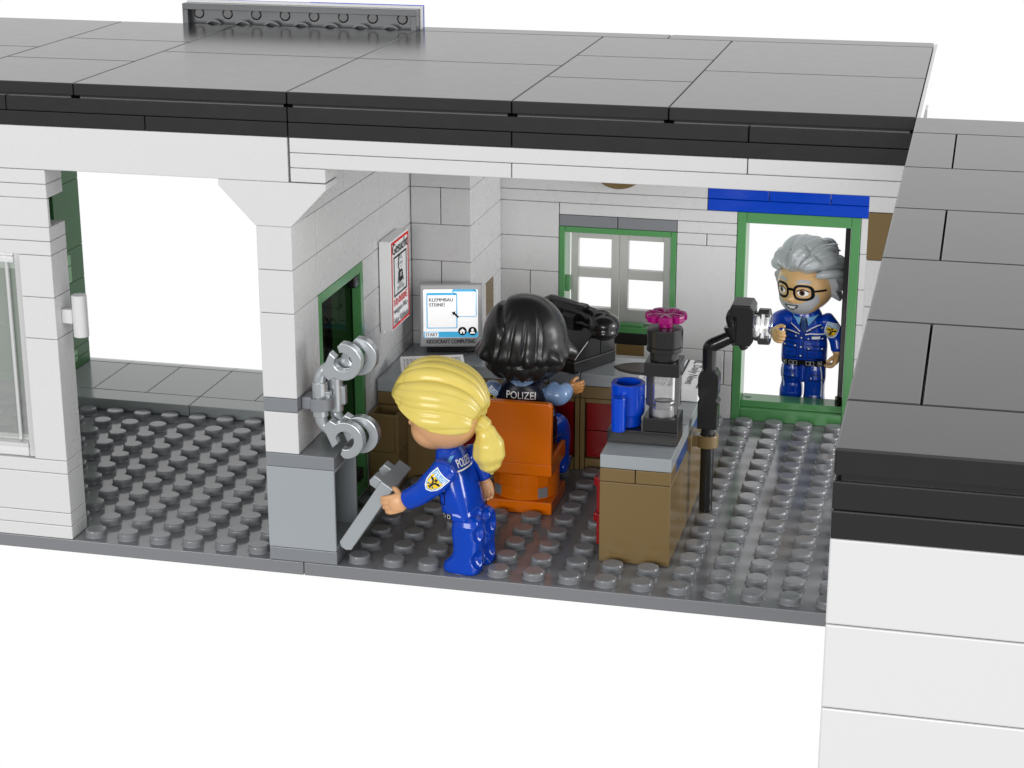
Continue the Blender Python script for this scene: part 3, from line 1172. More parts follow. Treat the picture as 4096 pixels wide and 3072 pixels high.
# ------------------------------------------------------------------ desk lamp
lp = thing('lamp', 'black jointed lamp with clear round lens, clipped to the desk side', 'lamp', (17.5, 5.5, 0))
mb = MB()
mb.cyl((17.5, 5.5, .4), (17.5, 5.5, 3.1), .195, 'black')
mb.build('pole', lp)
mb = MB()
pts = [(-.29, 0), (.29, 0), (.29, .75), (.33, .8), (.24, .9), (.29, 1.02)] + [(.3 * math.cos(a), 1.5 + .33 * math.sin(a)) for a in [math.radians(d) for d in range(0, 181, 15)]] + [(-.29, 1.02), (-.24, .9), (-.29, .8)]
mb.prism(pts, (17.5, 5.5 + .26, 3.0), (1, 0, 0), (0, 0, 1), .52, 'black', b=.03)
mb.build('sleeve', lp)
mb = MB()
mb.cyl((17.48, 5.5, 4.4), (17.48, 5.5, 5.42), .2, 'black')
mb.tube([(17.48, 5.5, 5.3), (17.5, 5.5, 5.42), (17.6, 5.5, 5.5), (17.75, 5.5, 5.58), (18.05, 5.5, 5.74)], [.2, .205, .205, .2, .19], 'black')
ring = [(math.cos(a), math.sin(a)) for a in [2 * PI * k / 20 for k in range(20)]]
ax = Vector((.42, 0, -.9)).normalized()
mb.cyl(Vector((18.2, 5.5, 5.9)) - ax * .26, Vector((18.2, 5.5, 5.9)) + ax * .26, .27, 'black')
mb.build('arm', lp)
mb = MB()
mb.tube([(18.42, 5.5, 6.55), (18.2, 5.5, 6.52), (18.08, 5.5, 6.36), (18.13, 5.5, 6.14), (18.3, 5.5, 5.8), (18.46, 5.5, 5.48)], [.17, .17, .17, .18, .16, .14], 'black')
mb.build('bracket', lp)
mb = MB()
mb.prism([(0, 0), (.52, 0), (.6, .12), (.6, 1.04), (.5, 1.18), (-.02, 1.18), (-.06, 1.1), (-.06, .9), (.1, .8), (.1, .1)], (18.14, 5.5 + .5, 5.64), (1, 0, 0), (0, 0, 1), 1.0, 'black', b=.05)
mb.build('head', lp)
mb = MB()
mb.lathe((18.73, 5.5, 6.12), (1, 0, .02), [(0, 0), (.38, 0), (.42, .03), (.42, .1), (.5, .12), (.52, .14), (.52, .42), (.49, .45), (.4, .45), (.4, .3), (0, .3)], 'clear', 40)
mb.build('lens', lp)

# ------------------------------------------------------------------ safe with open door
sf = thing('safe', 'light grey square safe at the foot of the pillar, door hanging open', 'safe', (7, 1, 0))
mb = MB()
mb.box(6, 8, 0, 2, 0, .4, 'grey')
mb.build('base_plate', sf)
mb = MB()
mb.box(6, 8, 0, 2, 2.8, 3.2, 'grey')
mb.build('top_plate', sf)
mb = MB()
mb.box(6, 7.98, 0.01, .12, .4, 2.8, 'light', g=.003)
mb.box(6, 7.98, 1.88, 1.99, .4, 2.8, 'light', g=.003)
mb.box(6, 6.12, .12, 1.88, .4, 2.8, 'light', g=.003)
mb.box(6.12, 7.98, .12, 1.88, .4, .52, 'light', g=.003)
mb.box(6.12, 7.98, .12, 1.88, 2.7, 2.8, 'light', g=.003)
mb.build('box', sf)
mb = MB()
A, B, C_, D_ = Vector((8.03, 0, .66)), Vector((8.32, 0, .44)), Vector((9.6, 0, 2.36)), Vector((9.30, 0, 2.59))
ld = (D_ - A).normalized()
td = Vector((ld.z, 0, -ld.x))
Lh = (D_ - A).length
pts = [(0.03, 0), (-.07, .11), (-.07, .28), (.03, .40), (Lh, .40), (Lh, 0)]
mb.prism(pts, Vector((A.x, .1, A.z)), ld, td, -1.78 if ld.cross(td).y < 0 else 1.78, 'light', b=.03)
sd = mb.build('door', sf, recalc=True)
for yy in (.35, 1.25):
    mb = MB()
    p = A + ld * (Lh - .42) + Vector((0, yy, 0))
    mb.prism([(0, 0), (.32, 0), (.32, -.26), (.1, -.3), (0, -.22)], p, ld, td, -.36 if ld.cross(td).y < 0 else .36, 'light', b=.03)
    mb.build('latch', sd, recalc=True)

# ------------------------------------------------------------------ handcuffs in the clip


def cuff(name, dx, dy, dz, label):
    t = thing(name, label, 'handcuffs', (7.5 + dx, .5 + dy, 4.3 + dz), 'pair of silver hooked handcuffs on the pillar clip')
    q = Vector((dx, dy, dz))
    mb = MB()
    mb.cyl(Vector((7.48, .5, 4.2)) + q, Vector((7.48, .5, 5.2)) + q, .215, 'chrome', b=.03)
    mb.box(7.66 + dx, 7.8 + dx, .4 + dy, .62 + dy, 4.42 + dz, 4.95 + dz, 'chrome', b=.02)
    mb.build('grip', t)
    for sgn in (1, -1):
        zc = 4.72
        mb = MB()
        mb.tube([Vector((7.48, .5, zc + sgn * .42)) + q, Vector((7.49, .5, zc + sgn * .6)) + q, Vector((7.58, .5, zc + sgn * .78)) + q, Vector((7.74, .5, zc + sgn * .92)) + q], [.17, .17, .16, .15], 'chrome')
        c = (8.2, zc + sgn * 1.13)
        outer = [(c[0] + .53 * math.cos(math.radians(t)), .53 * math.sin(math.radians(t))) for t in [-118 + 212 * k / 24 for k in range(25)]]
        inner = [(c[0] + .26 * math.cos(math.radians(t)), .26 * math.sin(math.radians(t))) for t in [108 - 276 * k / 24 for k in range(25)]]
        poly = [(c[0] - .62, -.34), (c[0] - .42, -.56)] + outer + [(c[0] - .14, .42)] + inner + [(c[0] - .20, .10), (c[0] - .36, .24)]
        poly = [(x, zc + sgn * (y + 1.13)) for x, y in poly]
        if sgn < 0:
            poly = poly[::-1]
        mb.prism([(x, z) for x, z in poly], Vector((dx, .65 + dy, dz)), (1, 0, 0), (0, 0, 1), .31, 'chrome', b=.025)
        mb.build('hook', t, recalc=True)
    return t


cuff('handcuffs', 0, 0, 0, 'front one of the two silver hooked handcuffs clipped to the pillar')
cuff('handcuffs', .3, .42, .04, 'rear one of the two silver hooked handcuffs, nearer the smoked door')

# ------------------------------------------------------------------ wanted poster
po = MB()
po.box(7.0, 7.4, 7.52, 9.42, 4.58, 7.42, 'bright', b=.02)
po.box(7.0, 7.12, 7.6, 9.34, 4.48, 4.6, 'bright', b=.01)
po = po.build('wanted_poster', label='white wanted poster with red border and portrait on the partition wall', category='poster')
pr = Print((7.4, 7.52, 4.58), (0, 1, 0), (0, 0, 1), off=.003)
pw, phh = 1.9, 2.84
pr.frame(.05, .06, pw - .05, phh - .06, .075, 'rink')
pr.text("Gesucht", .16, 2.36, 1.58, .34, 'ink', .015)
pr.frame(.28, 1.02, 1.62, 2.28, .055, 'ink')
pr.text("Johnny", .58, 1.1, .75, .2, 'ink')
pr.text("10.000€", .26, .73, 1.38, .24, 'rink', .03)
pr.text("wegen Alu-", .22, .44, 1.46, .23, 'ink', .02)
pr.text("Hut Videos", .22, .15, 1.46, .21, 'ink', .02)
pr.ell(.95, 1.98, .22, .24, 'ink', 24)
pr.ell(.95, 1.975, .195, .215, 'bright', 24)
pr.poly([(.75, 2.02), (.8, 2.2), (.95, 2.25), (1.1, 2.2), (1.15, 2.02), (1.08, 2.1), (.82, 2.1)], 'gink')
pr.frame(.8, 1.94, .93, 2.02, .02, 'ink')
pr.frame(.97, 1.94, 1.1, 2.02, .02, 'ink')
pr.rect(.88, 1.86, 1.02, 1.88, 'ink')
pr.poly([(.72, 1.5), (.78, 1.75), (1.12, 1.75), (1.18, 1.5), (1.24, 1.4), (1.16, 1.36), (1.1, 1.5), (1.1, 1.42), (.8, 1.42), (.8, 1.5), (.74, 1.36), (.66, 1.4)], 'ink')
pr.frame(.82, 1.3, .93, 1.42, .02, 'ink')
pr.frame(.97, 1.3, 1.08, 1.42, .02, 'ink')
for k in range(3):
    pr.rect(.84, 1.66 - k * .05, 1.06 - .05 * (k % 2), 1.68 - k * .05, 'wink')
pr.build('print', po)

# ------------------------------------------------------------------ toy figures
def smooth(a, b, x):
    t = min(1, max(0, (x - a) / (b - a)))
    return t * t * (3 - 2 * t)


def lerp_pts(pts, x):
    if x <= pts[0][0]:
        return pts[0][1]
    for (a, p), (b, q) in zip(pts[:-1], pts[1:]):
        if x <= b:
            return p + (q - p) * (x - a) / (b - a)
    return pts[-1][1]


class Body:
    """frame of a figure: l = its left, f = forward, u = up; the upper body leans by `lean`"""

    def __init__(s, root, fwd, lean=0.0, lift=0.0):
        s.root = Vector(root)
        s.f = Vector((fwd[0], fwd[1], 0)).normalized()
        s.l = Vector((0, 0, 1)).cross(s.f)
        s.lean, s.lift = lean, lift

    def p(s, l, f, u, up=True):
        ff = f + (s.lean * max(0, u - 1.3) if up else 0)
        return s.root + s.l * l + s.f * ff + Vector((0, 0, u + s.lift))

    def loc(s, w):
        d = Vector(w) - s.root
        return d.dot(s.l), d.dot(s.f), d.z


def radial(mb, c, fr, fn, pole, mat, nu=200, nv=120):
    """closed skin around c; fn(l,f,u) gives the radius for a direction in the frame fr=(l,f,u)"""
    L, F, U = fr
    pz = Vector(pole).normalized()
    px = pz.orthogonal().normalized()
    py = pz.cross(px)
    vs, fs = [], []

    def put(d):
        vs.append(Vector(c) + (L * d.x + F * d.y + U * d.z) * fn(d.x, d.y, d.z))

    put(-pz)
    for j in range(1, nv):
        th = PI * j / nv
        for i in range(nu):
            a = 2 * PI * i / nu
            put(px * (math.sin(th) * math.cos(a)) + py * (math.sin(th) * math.sin(a)) - pz * math.cos(th))
    put(pz)
    for i in range(nu):
        fs.append([0, 1 + (i + 1) % nu, 1 + i])
        fs.append([len(vs) - 1, 1 + (nv - 2) * nu + i, 1 + (nv - 2) * nu + (i + 1) % nu])
    for j in range(nv - 2):
        for i in range(nu):
            i2 = (i + 1) % nu
            fs.append([1 + j * nu + i, 1 + j * nu + i2, 1 + (j + 1) * nu + i2, 1 + (j + 1) * nu + i])
    mb.add(vs, fs, mat)


def make_head(mat, c, f, parent):
    f = Vector(f).normalized()
    l = Vector((0, 0, 1)).cross(f)
    c = Vector(c)
    R = Matrix((l, f, Vector((0, 0, 1)))).transposed()
    mb = MB()
    mb.ellip(c, (.97, .97, .97), 'skin', 40, 28, R)
    mb.ellip(c + f * .3 + Vector((0, 0, -.42)), (.78, .66, .6), 'skin', 32, 20, R)
    mb.ellip(c + f * 1.0 + Vector((0, 0, -.36)), (.1, .12, .1), 'skin', 16, 12, R)
    mb.cyl(c + Vector((0, 0, -1.2)), c + Vector((0, 0, -.6)), .24, 'skin')
    mb = remesh(mb, .045, 8, mat)
    return mb.build('head', parent, angle=80), c, f, l


def face_print(head, c, f, parent_mat='ink'):
    x = Vector((0, 0, 1)).cross(Vector(f))
    pr = Print(c, x, (0, 0, 1), on=[head], n=f, off=.006)
    return pr


def make_hand(mat, wrist, d, s, n, parent, size=1.0, curl=.6, thumb=1, mirror=1):
    """palm, four bent fingers of unequal length, and a thumb leaving the side of the palm"""
    w = Vector(wrist)
    d, s, n = Vector(d).normalized(), Vector(s).normalized(), Vector(n).normalized()
    k = size
    R = Matrix((d, s, n)).transposed()
    mb = MB()
    mb.cyl(w - d * .12 * k, w + d * .1 * k, .17 * k, mat)
    mb.ellip(w + d * .22 * k, (.26 * k, .25 * k, .13 * k), mat, 24, 16, R)
    for i, (o, ln) in enumerate(((-.185, .8), (-.065, .95), (.06, 1.0), (.18, .88))):
        b = w + d * .36 * k + s * o * k
        ln *= k * .36
        a1, a2 = curl * .5, curl * 1.15
        p1 = b + (d * math.cos(a1) + n * math.sin(a1)) * ln * .5
        p2 = p1 + (d * math.cos(a2) + n * math.sin(a2)) * ln * .4
        p3 = p2 + (d * math.cos(a2 * 1.5) + n * math.sin(a2 * 1.5)) * ln * .3
        mb.tube([b - d * .1 * k, b, p1, p2, p3], [.066 * k] * 3 + [.06 * k, .054 * k], mat, 12)
    tb = w + d * .14 * k + s * .17 * k * mirror + n * .04 * k
    t1 = tb + (d * .5 + s * .55 * mirror + n * .6).normalized() * .2 * k
    t2 = t1 + (d * .8 + s * .1 * mirror + n * .6).normalized() * .17 * k
    mb.tube([tb - s * .08 * k * mirror, tb, t1, t2], [.075 * k, .075 * k, .068 * k, .058 * k], mat, 12)
    mb = remesh(mb, .02 * k, 2, mat)
    return mb.build('hand', parent, angle=80)


def make_torso(B, mat, parent, kl=1.0, kf=1.0):
    mb = MB()
    rings = [(1.55, .70, .46, 3), (1.57, .76, .50, 3), (1.77, .78, .52, 3), (1.785, .765, .505, 3), (1.8, .78, .52, 3), (2.2, .77, .51, 2.9), (2.6, .72, .48, 2.7), (2.9, .66, .45, 2.6),
             (3.1, .60, .45, 2.5), (3.3, .52, .42, 2.3), (3.45, .43, .38, 2.2), (3.53, .36, .33, 2), (3.55, .1, .1, 2)]
    seg = 56
    vs, fs = [], []
    for u, a, b, e in rings:
        for i in range(seg):
            t = 2 * PI * i / seg
            c, q = math.cos(t), math.sin(t)
            vs.append(B.p(kl * a * math.copysign(abs(c) ** (2 / e), c), kf * b * math.copysign(abs(q) ** (2 / e), q), u))
    for j in range(len(rings) - 1):
        for i in range(seg):
            i2 = (i + 1) % seg
            fs.append([j * seg + i, j * seg + i2, (j + 1) * seg + i2, (j + 1) * seg + i])
    fs.append(list(range(seg))[::-1])
    fs.append([(len(rings) - 1) * seg + i for i in range(seg)])
    mb.add(vs, fs, mat)
    return mb.build('torso', parent, angle=50)


def make_leg(B, side, mat, parent, sockets=False, lift=0.0, back=0.0, ku=1.0):
    """straight toy leg with a shoe; `back` swings the shin backwards"""
    mb = MB()
    rings = [(1.64, .10, .14, 0, 2.4), (1.62, .22, .27, 0, 2.4), (1.54, .31, .37, 0, 2.6), (1.4, .355, .41, 0, 2.8), (1.1, .365, .42, 0, 3), (.85, .345, .385, .0, 3), (.6, .345, .375, 0, 3), (.45, .36, .40, .03, 3),
             (.34, .375, .46, .08, 3), (.24, .385, .52, .13, 3), (.08, .39, .54, .14, 3.2), (.02, .38, .53, .14, 3.2), (0, .35, .50, .14, 3)]
    seg, lev = 96, 72
    vs, fs = [], []
    us = [r_[0] for r_ in rings]
    hs = [1.64 * (1 - k / lev) for k in range(lev + 1)]
    hs = sorted(set(hs + us), reverse=True)
    rows = 0
    for u in hs:
        prm = [lerp_pts([(r_[0], r_[q]) for r_ in rings[::-1]], u) for q in (1, 2, 3, 4)]
        a, b, cf, e = prm
        bend = max(0, (1.0 - u))
        rows += 1
        for i in range(seg):
            t = 2 * PI * i / seg
            c, q = math.cos(t), math.sin(t)
            x, y = a * math.copysign(abs(c) ** (2 / e), c), cf + b * math.copysign(abs(q) ** (2 / e), q)
            if sockets and y < .05:           # moulded hollows in the back of thigh and calf
                for cu_, ry, dx in ((1.18, .27, .1), (.42, .29, .1)):
                    d2 = ((x - dx) / .25) ** 2 + ((u - cu_) / ry) ** 2
                    if d2 < 1:
                        y += .13 * (1 - d2)
            uu = u * ku
            if lift:
                uu = u * ku + lift * (1 - smooth(.2, 1.4, u))
            vs.append(B.p(side * .4 + x, y - back * bend, uu, False))
    for j in range(rows - 1):
        for i in range(seg):
            i2 = (i + 1) % seg
            fs.append([j * seg + i2, j * seg + i, (j + 1) * seg + i, (j + 1) * seg + i2])
    fs.append(list(range(seg)))
    fs.append([(rows - 1) * seg + i for i in range(seg)][::-1])
    mb.add(vs, fs, mat)
    return mb.build("leg", parent, angle=75)


def make_arm(pts, mat, parent, rad=(.33, .3, .25, .235)):
    mb = MB()
    mb.tube(pts, list(rad), mat, 28)
    return mb.build('arm', parent, angle=50)


def badge(pr, cx, cy, k):
    """shield badge with POLIZEI band and black eagle, k = half width"""
    def P(pts):
        return [(cx + x * k, cy + y * k) for x, y in pts]
    sh = [(-1, 1.15), (1, 1.15), (1.0, .1), (.86, -.45), (.5, -.95), (0, -1.2), (-.5, -.95), (-.86, -.45), (-1.0, .1)]
    pr.poly(P([(x * 1.08, y * 1.06) for x, y in sh][::-1]), 'wink')
    pr.poly(P([(x * .96, y * .97) for x, y in sh][::-1]), 'lblue')
    ye = [(-.84, .5), (.84, .5), (.84, .1), (.72, -.4), (.42, -.8), (0, -1.02), (-.42, -.8), (-.72, -.4), (-.84, .1)]
    pr.poly(P(ye[::-1]), 'gold')
    pr.text("POLIZEI", cx - .8 * k, cy + .62 * k, 1.6 * k, .4 * k, 'wink', .01)
    for sgn in (-1, 1):
        for q in range(4):
            a = math.radians(38 + q * 20 - 30)
            L = .62 - .07 * q
            x0, y0 = sgn * .14, .02 - q * .06
            pr.poly(P([(x0, y0 + .09), (x0 + sgn * L * math.cos(a) * .95, y0 + L * math.sin(a) * .8 + .1), (x0 + sgn * L * math.cos(a), y0 + L * math.sin(a) * .8 - .03), (x0, y0 - .09)][::sgn]), 'ink')
        pr.stroke(P([(sgn * .12, -.4), (sgn * .34, -.56), (sgn * .44, -.48)]), .09 * k, 'ink')
    pr.poly(P([(-.15, .3), (.15, .3), (.17, -.2), (.08, -.5), (.22, -.85), (0, -.74), (-.22, -.85), (-.08, -.5), (-.17, -.2)][::-1]), 'ink')
    pr.ell(cx, cy + .36 * k, .12 * k, .12 * k, 'ink', 12)
    pr.poly(P([(-.05, .4), (-.3, .34), (-.08, .28)]), 'ink')
    pr.text("P", cx - .07 * k, cy - .12 * k, .16 * k, .28 * k, 'gold', .02)


# ---- standing policewoman with blonde ponytail
f1 = thing('police_figure', 'toy policewoman with blonde ponytail and blue uniform reaching for the safe door', 'toy figure', (11.45, .95, 0))
B = Body((11.70, .93, 0), (-.975, .2), lean=.30)
tor = make_torso(Body((11.50, .93, 0), (-.975, .2), lean=.24), 'uniform', f1, kf=.88, kl=.95)
for s_ in (1, -1):
    make_leg(B, s_, 'uniform', f1, sockets=True)
mb = MB()
a_, b_ = B.p(-.13, -.25, .95, False), B.p(.13, .25, 1.58, False)
mb.tube([B.p(0, 0, 1.0, False), B.p(0, 0, 1.6, False)], [.2, .26], 'uniform', 20)
mb.build('hip_joint', f1, angle=50)
arm = make_arm([(11.10, .2, 3.06), (10.83, .0, 2.74), (10.48, -.06, 2.42), (10.12, -.03, 2.19)], 'uniform', f1, (.37, .36, .31, .29))
make_hand('skin', (10.05, -.04, 2.15), (-.93, -.02, -.34), (-.3, .05, .95), (0, 1, .05), f1, size=1.12, curl=.55, mirror=1)
make_arm([(11.38, 1.68, 3.0), (11.52, 1.84, 2.75), (11.64, 1.9, 2.5), (11.72, 1.9, 2.3)], 'uniform', f1)
make_hand('skin', (11.74, 1.9, 2.22), (.2, 0, -.95), (-.9, 0, -.2), (0, -1, 0), f1, size=.9, curl=.9, mirror=1)
hd, hc, hf, hl = make_head('skin', (10.90, 1.0, 4.38), (-1, .1, 0), f1)
pr = face_print(hd, hc, hf)
for s_ in (-1, 1):
    pr.ell(s_ * .4, .0, .15, .17, 'wink')
    pr.ell(s_ * .39, -.01, .1, .13, 'brown')
    pr.ell(s_ * .38, -.01, .06, .08, 'ink')
    pr.stroke([(s_ * .56, .14), (s_ * .4, .2), (s_ * .24, .14)], .05, 'ink')
pr.stroke([(-.2, -.55), (0, -.62), (.2, -.55)], .06, 'rink')
pr.build('face', hd)
HC = Vector((10.72, 1.0, 4.57))
tie = Vector((0, -.94, -.34)).normalized()
t1 = Vector((1, 0, 0))
t2 = tie.cross(t1).normalized()
edge1 = [(-1.4, -.4), (-.92, -.52), (-.25, -.36), (.28, -.13), (.8, .1), (1.05, .28), (1.4, .4)]


def blonde(l, f, u):
    r = 1 / math.sqrt((l / 1.28) ** 2 + (f / 1.36) ** 2 + (u / 1.37) ** 2)
    d = Vector((l, f, u))
    ca = d.dot(tie)
    sa = math.sqrt(max(0, 1 - ca * ca))
    ph_ = math.atan2(d.dot(t2), d.dot(t1)) + .35 * (1 - ca)
    w = sa ** .6 * smooth(-1.0, -.75, ca)
    g = .095 * (abs(math.sin(4.5 * ph_ + .5)) ** .55 - .72) + .03 * (abs(math.sin(11 * ph_ + 1.2)) ** .6 - .6)
    # second whorl: short locks brushed back from the hairline
    g += .10 * (abs(math.sin(4.2 * ph_ + 6 * f)) ** .7 - .55) * smooth(.45, .85, f)
    g += .03 * math.sin(2.3 * ph_ + 4 * ca)
    r *= 1 + g * w
    r -= .22 * smooth(.86, 1.0, ca)
    e = lerp_pts(edge1, f * r)
    t = smooth(-.05, .07, u * r - e)
    return .72 * (1 - t) + r * t


mb = MB()
radial(mb, HC, (hl, hf, Vector((0, 0, 1))), blonde, tie, 'yellow', 260, 150)
hair = mb.build('hair', f1, angle=70)
mb = MB()
mb.tube([(11.86, 1.0, 4.16), (12.0, .99, 4.08)], [.27, .25], 'yellow', 32, ridge=.12, kr=4)
mb.tube([(11.9, 1.0, 4.08), (12.04, .97, 3.9), (12.12, .95, 3.6), (12.13, .95, 3.3), (12.16, .95, 3.0), (12.2, .97, 2.76)], [.2, .29, .41, .43, .3, .05], 'yellow', 48, ridge=.12, kr=2)
mb.build('ponytail', f1, angle=70)
bk = -B.f
pr = Print(B.p(0, 0, 0, False), Vector((0, 0, 1)).cross(bk), (0, 0, 1), on=[tor], n=bk, off=.005)
pr.text("POLIZEI", -.42, 2.98, .62, .23, 'wink', .012)
pr.rect(-.48, 2.88, .44, 2.925, 'wink')
pr.stroke([(.18, 2.42), (.3, 2.38), (.42, 2.42)], .025, 'ink')
pr.stroke([(.2, 2.2), (.3, 2.25), (.44, 2.22)], .025, 'ink')
sd_ = B.l
pr2 = Print(B.p(0, .1, 0, False), Vector((0, 0, 1)).cross(sd_), (0, 0, 1), on=[tor], n=sd_, off=.005)
pr2.rect(-.62, 1.575, -.2, 1.755, 'ink')
for x_ in (-.5, -.34):
    pr2.frame(x_, 1.6, x_ + .1, 1.73, .02, 'gink')
pr2.frame(-.6, 1.98, -.4, 2.5, .025, 'ink')
pr2.rect(-.6, 2.3, -.4, 2.33, 'ink')
pr2.ell(-.44, 2.4, .025, .025, 'wink', 10)
pr2.poly([(-.48, 3.05), (-.38, 3.3), (-.3, 3.32), (-.4, 2.85)][::-1], 'lblue')
pr.mb.v += []
pr.build('back_lettering', tor)
pr2.build('front_print', tor)
pr = Print((10.93, -.3, 2.86), (.66, 0, -.75), (.75, 0, .66), on=[arm], n=(0, -1, 0), off=.006)
badge(pr, 0, 0, .23)
pr.build('badge', arm)

# ---- seated officer seen from behind
f2 = thing('police_figure', 'toy officer with black bobbed hair and POLIZEI vest seated in the orange chair', 'toy figure', (11.85, 6.2, 1.6))
B = Body((11.85, 6.2, 0), (0, 1), lean=.02, lift=.32)
tor = make_torso(B, 'vest', f2, kl=1.32)
pr = Print((11.85, 5.6, 0), (1, 0, 0), (0, 0, 1), on=[tor], n=(0, -1, 0), off=.006)
cres = [(-.36 + .72 * k / 12, 3.80 - .11 * math.sin(PI * k / 12)) for k in range(13)]
pr.poly(cres + [(.3, 3.9), (-.3, 3.9)], 'shirt')
for s_ in (-1, 1):
    q = [(s_ * 1.0, 2.7), (s_ * .84, 3.0), (s_ * .74, 3.3), (s_ * .62, 3.6), (s_ * .72, 3.66), (s_ * .9, 3.3)]
    pr.poly(q if s_ < 0 else q[::-1], 'shirt')
pr.text("POLIZEI", -.42, 3.32, .88, .22, 'wink', .0)
pr.build('back_lettering', tor)
al = make_arm([(10.98, 6.25, 3.42), (10.82, 6.28, 3.2), (10.72, 6.5, 3.0), (10.70, 6.95, 3.05)], 'shirt', f2)
ar = make_arm([(12.72, 6.25, 3.42), (12.92, 6.2, 3.4), (13.02, 6.32, 3.42), (13.1, 6.5, 3.49)], 'shirt', f2, (.35, .33, .29, .23))
make_hand('brownskin', (13.12, 6.55, 3.5), (.9, .35, .05), (0.1, -.3, .95), (-.35, .9, 0), f2, size=.85, curl=.9, mirror=1)
make_hand('brownskin', (10.75, 7.0, 3.06), (0, .97, .2), (1, 0, 0), (0, 0, -1), f2, size=.85, curl=.6, mirror=1)
pr = Print((10.9, 5.6, 3.2), (.75, 0, -.66), (.66, 0, .75), on=[al], n=(-.1, -1, 0), off=.006)
badge(pr, -.05, .02, .22)
pr.build('badge', al)
for s_ in (1, -1):
    mb = MB()
    mb.tube([(11.9 - s_ * .4, 6.2, 1.98), (11.95 - s_ * .5, 6.8, 2.02), (11.98 - s_ * .62, 7.25, 2.05), (11.98 - s_ * .64, 7.5, 1.75), (11.98 - s_ * .64, 7.55, 1.1), (11.98 - s_ * .64, 7.6, .75)], [.38, .38, .40, .40, .36, .38], 'uniform', 28)
    mb.box(11.98 - s_ * .64 - .36, 11.98 - s_ * .64 + .36, 7.2, 8.2, .5, .85, 'uniform', b=.12, seg=3)
    mb.build('leg', f2, angle=40)
hd, hc, hf, hl = make_head('brownskin', (11.9, 6.3, 4.75), (0, 1, 0), f2)
pr = face_print(hd, hc, hf)
for s_ in (-1, 1):
    pr.ell(s_ * .4, .0, .15, .17, 'wink')
    pr.ell(s_ * .39, -.01, .1, .13, 'ink')
pr.stroke([(-.2, -.55), (0, -.62), (.2, -.55)], .06, 'rink')
pr.build('face', hd)
HC2 = Vector((11.9, 6.2, 5.12))
random.seed(11)
locks = sorted([random.uniform(0, PI) for _ in range(6)] + [PI * 1.5 - .55, PI * 1.5 + .12, PI * 1.5 + .42, PI * 1.5 - .2])


def groove(a, k):
    d = min(abs((a - q + PI) % (2 * PI) - PI) for q in locks)
    return math.exp(-(d / k) ** 2)


def bob(l, f, u):
    r = 1 / math.sqrt((l / 1.27) ** 2 + (f / 1.28) ** 2 + (u / 1.3) ** 2)
    a = math.atan2(f, l) % (2 * PI)
    down = smooth(.75, -.1, u)
    gr = groove(a + .12 * u, .05)
    r -= .07 * gr * smooth(.9, .3, u) * smooth(-.75, -.5, u)
    # parting from the crown down to the left back
    dl = l - .42 - .25 * (u - .6)
    r -= .1 * math.exp(-(dl / .07) ** 2) * smooth(.1, .5, u)
    fl = math.exp(-((u + .30) / .17) ** 2)
    side = abs(l) ** 2
    r += fl * (.10 + .15 * side) * (1 + .4 * math.sin(9 * a) + .25 * math.sin(17 * a + 1))
    # under layer of curled tips: a rounded bowl tucked below the flare
    h_ = math.sqrt(l * l + f * f)
    bowl = 1 / ((h_ / 1.33) ** 3 + (abs(u) / 1.2) ** 3) ** (1 / 3)
    t = smooth(-.40, -.47, u)
    tips = (.09 * abs(math.sin(6.5 * a)) + .03 * math.sin(13 * a + 9 * u)) * smooth(-.4, -.6, u) * smooth(-1, -.8, u)
    r = r * (1 - t) + (bowl - .06 + tips) * t
    # open face in front
    if f > .3:
        o = smooth(.35, .5, f) * smooth(.35, .2, u)
        r = r * (1 - o) + .6 * o
    return r


mb = MB()
radial(mb, HC2, (Vector((-1, 0, 0)), Vector((0, 1, 0)), Vector((0, 0, 1))), bob, (0, 0, 1), 'bhair', 280, 170)
mb.build('hair', f2, angle=70)

# ---- elderly policeman in the doorway
f3 = thing('police_figure', 'toy policeman with grey swept hair, beard and black glasses walking in the doorway', 'toy figure', (19.25, 16.6, 0))
B = Body((19.25, 16.6, .2), (-.05, -1), lean=.0)
tor = make_torso(B, 'uniform', f3)
BL = Body((19.25, 16.6, 0), (-.05, -1))
lr = make_leg(BL, -1, 'uniform', f3, lift=.46, back=.25, ku=1.12)
ll = make_leg(BL, 1, 'uniform', f3, ku=1.12)
mb = MB()
mb.tube([B.p(0, .15, .95, False), B.p(0, .12, 1.6, False)], [.16, .17], 'uniform', 20)
mb.build('hip_joint', f3, angle=50)
ar = make_arm([(18.68, 16.55, 3.28), (18.4, 16.4, 3.22), (18.3, 16.1, 3.12), (18.28, 15.75, 3.05)], 'uniform', f3, (.33, .32, .27, .24))
make_hand('tanskin', (18.28, 15.68, 3.03), (.25, -.9, -.1), (.1, 0, .95), (.9, .3, 0), f3, size=.95, curl=.8, mirror=1)
al = make_arm([(19.88, 16.58, 3.25), (20.16, 16.56, 2.95), (20.32, 16.5, 2.6), (20.38, 16.42, 2.32)], 'uniform', f3)
make_hand('tanskin', (20.38, 16.4, 2.24), (-.12, -.1, -.95), (0, -1, .1), (-1, .0, .1), f3, size=1.0, curl=1.1, mirror=1)
hd, hc, hf, hl = make_head('tanskin', (19.22, 16.5, 4.55), (-.45, -.9, 0), f3)
pr = Print(hc + Vector((0, 0, -.14)), Vector((0, 0, 1)).cross(hf), (0, 0, 1), on=[hd], n=hf, off=.006)
brd = [(-.80, .0), (-.78, -.3), (-.62, -.56), (-.36, -.76), (0, -.84), (.36, -.76), (.62, -.56), (.78, -.3), (.80, .0), (.66, -.1), (.55, -.22), (.36, -.34), (.24, -.36), (.1, -.35), (0, -.37), (-.1, -.35), (-.24, -.36), (-.36, -.34), (-.55, -.22), (-.66, -.1)]
n_ = len(brd)
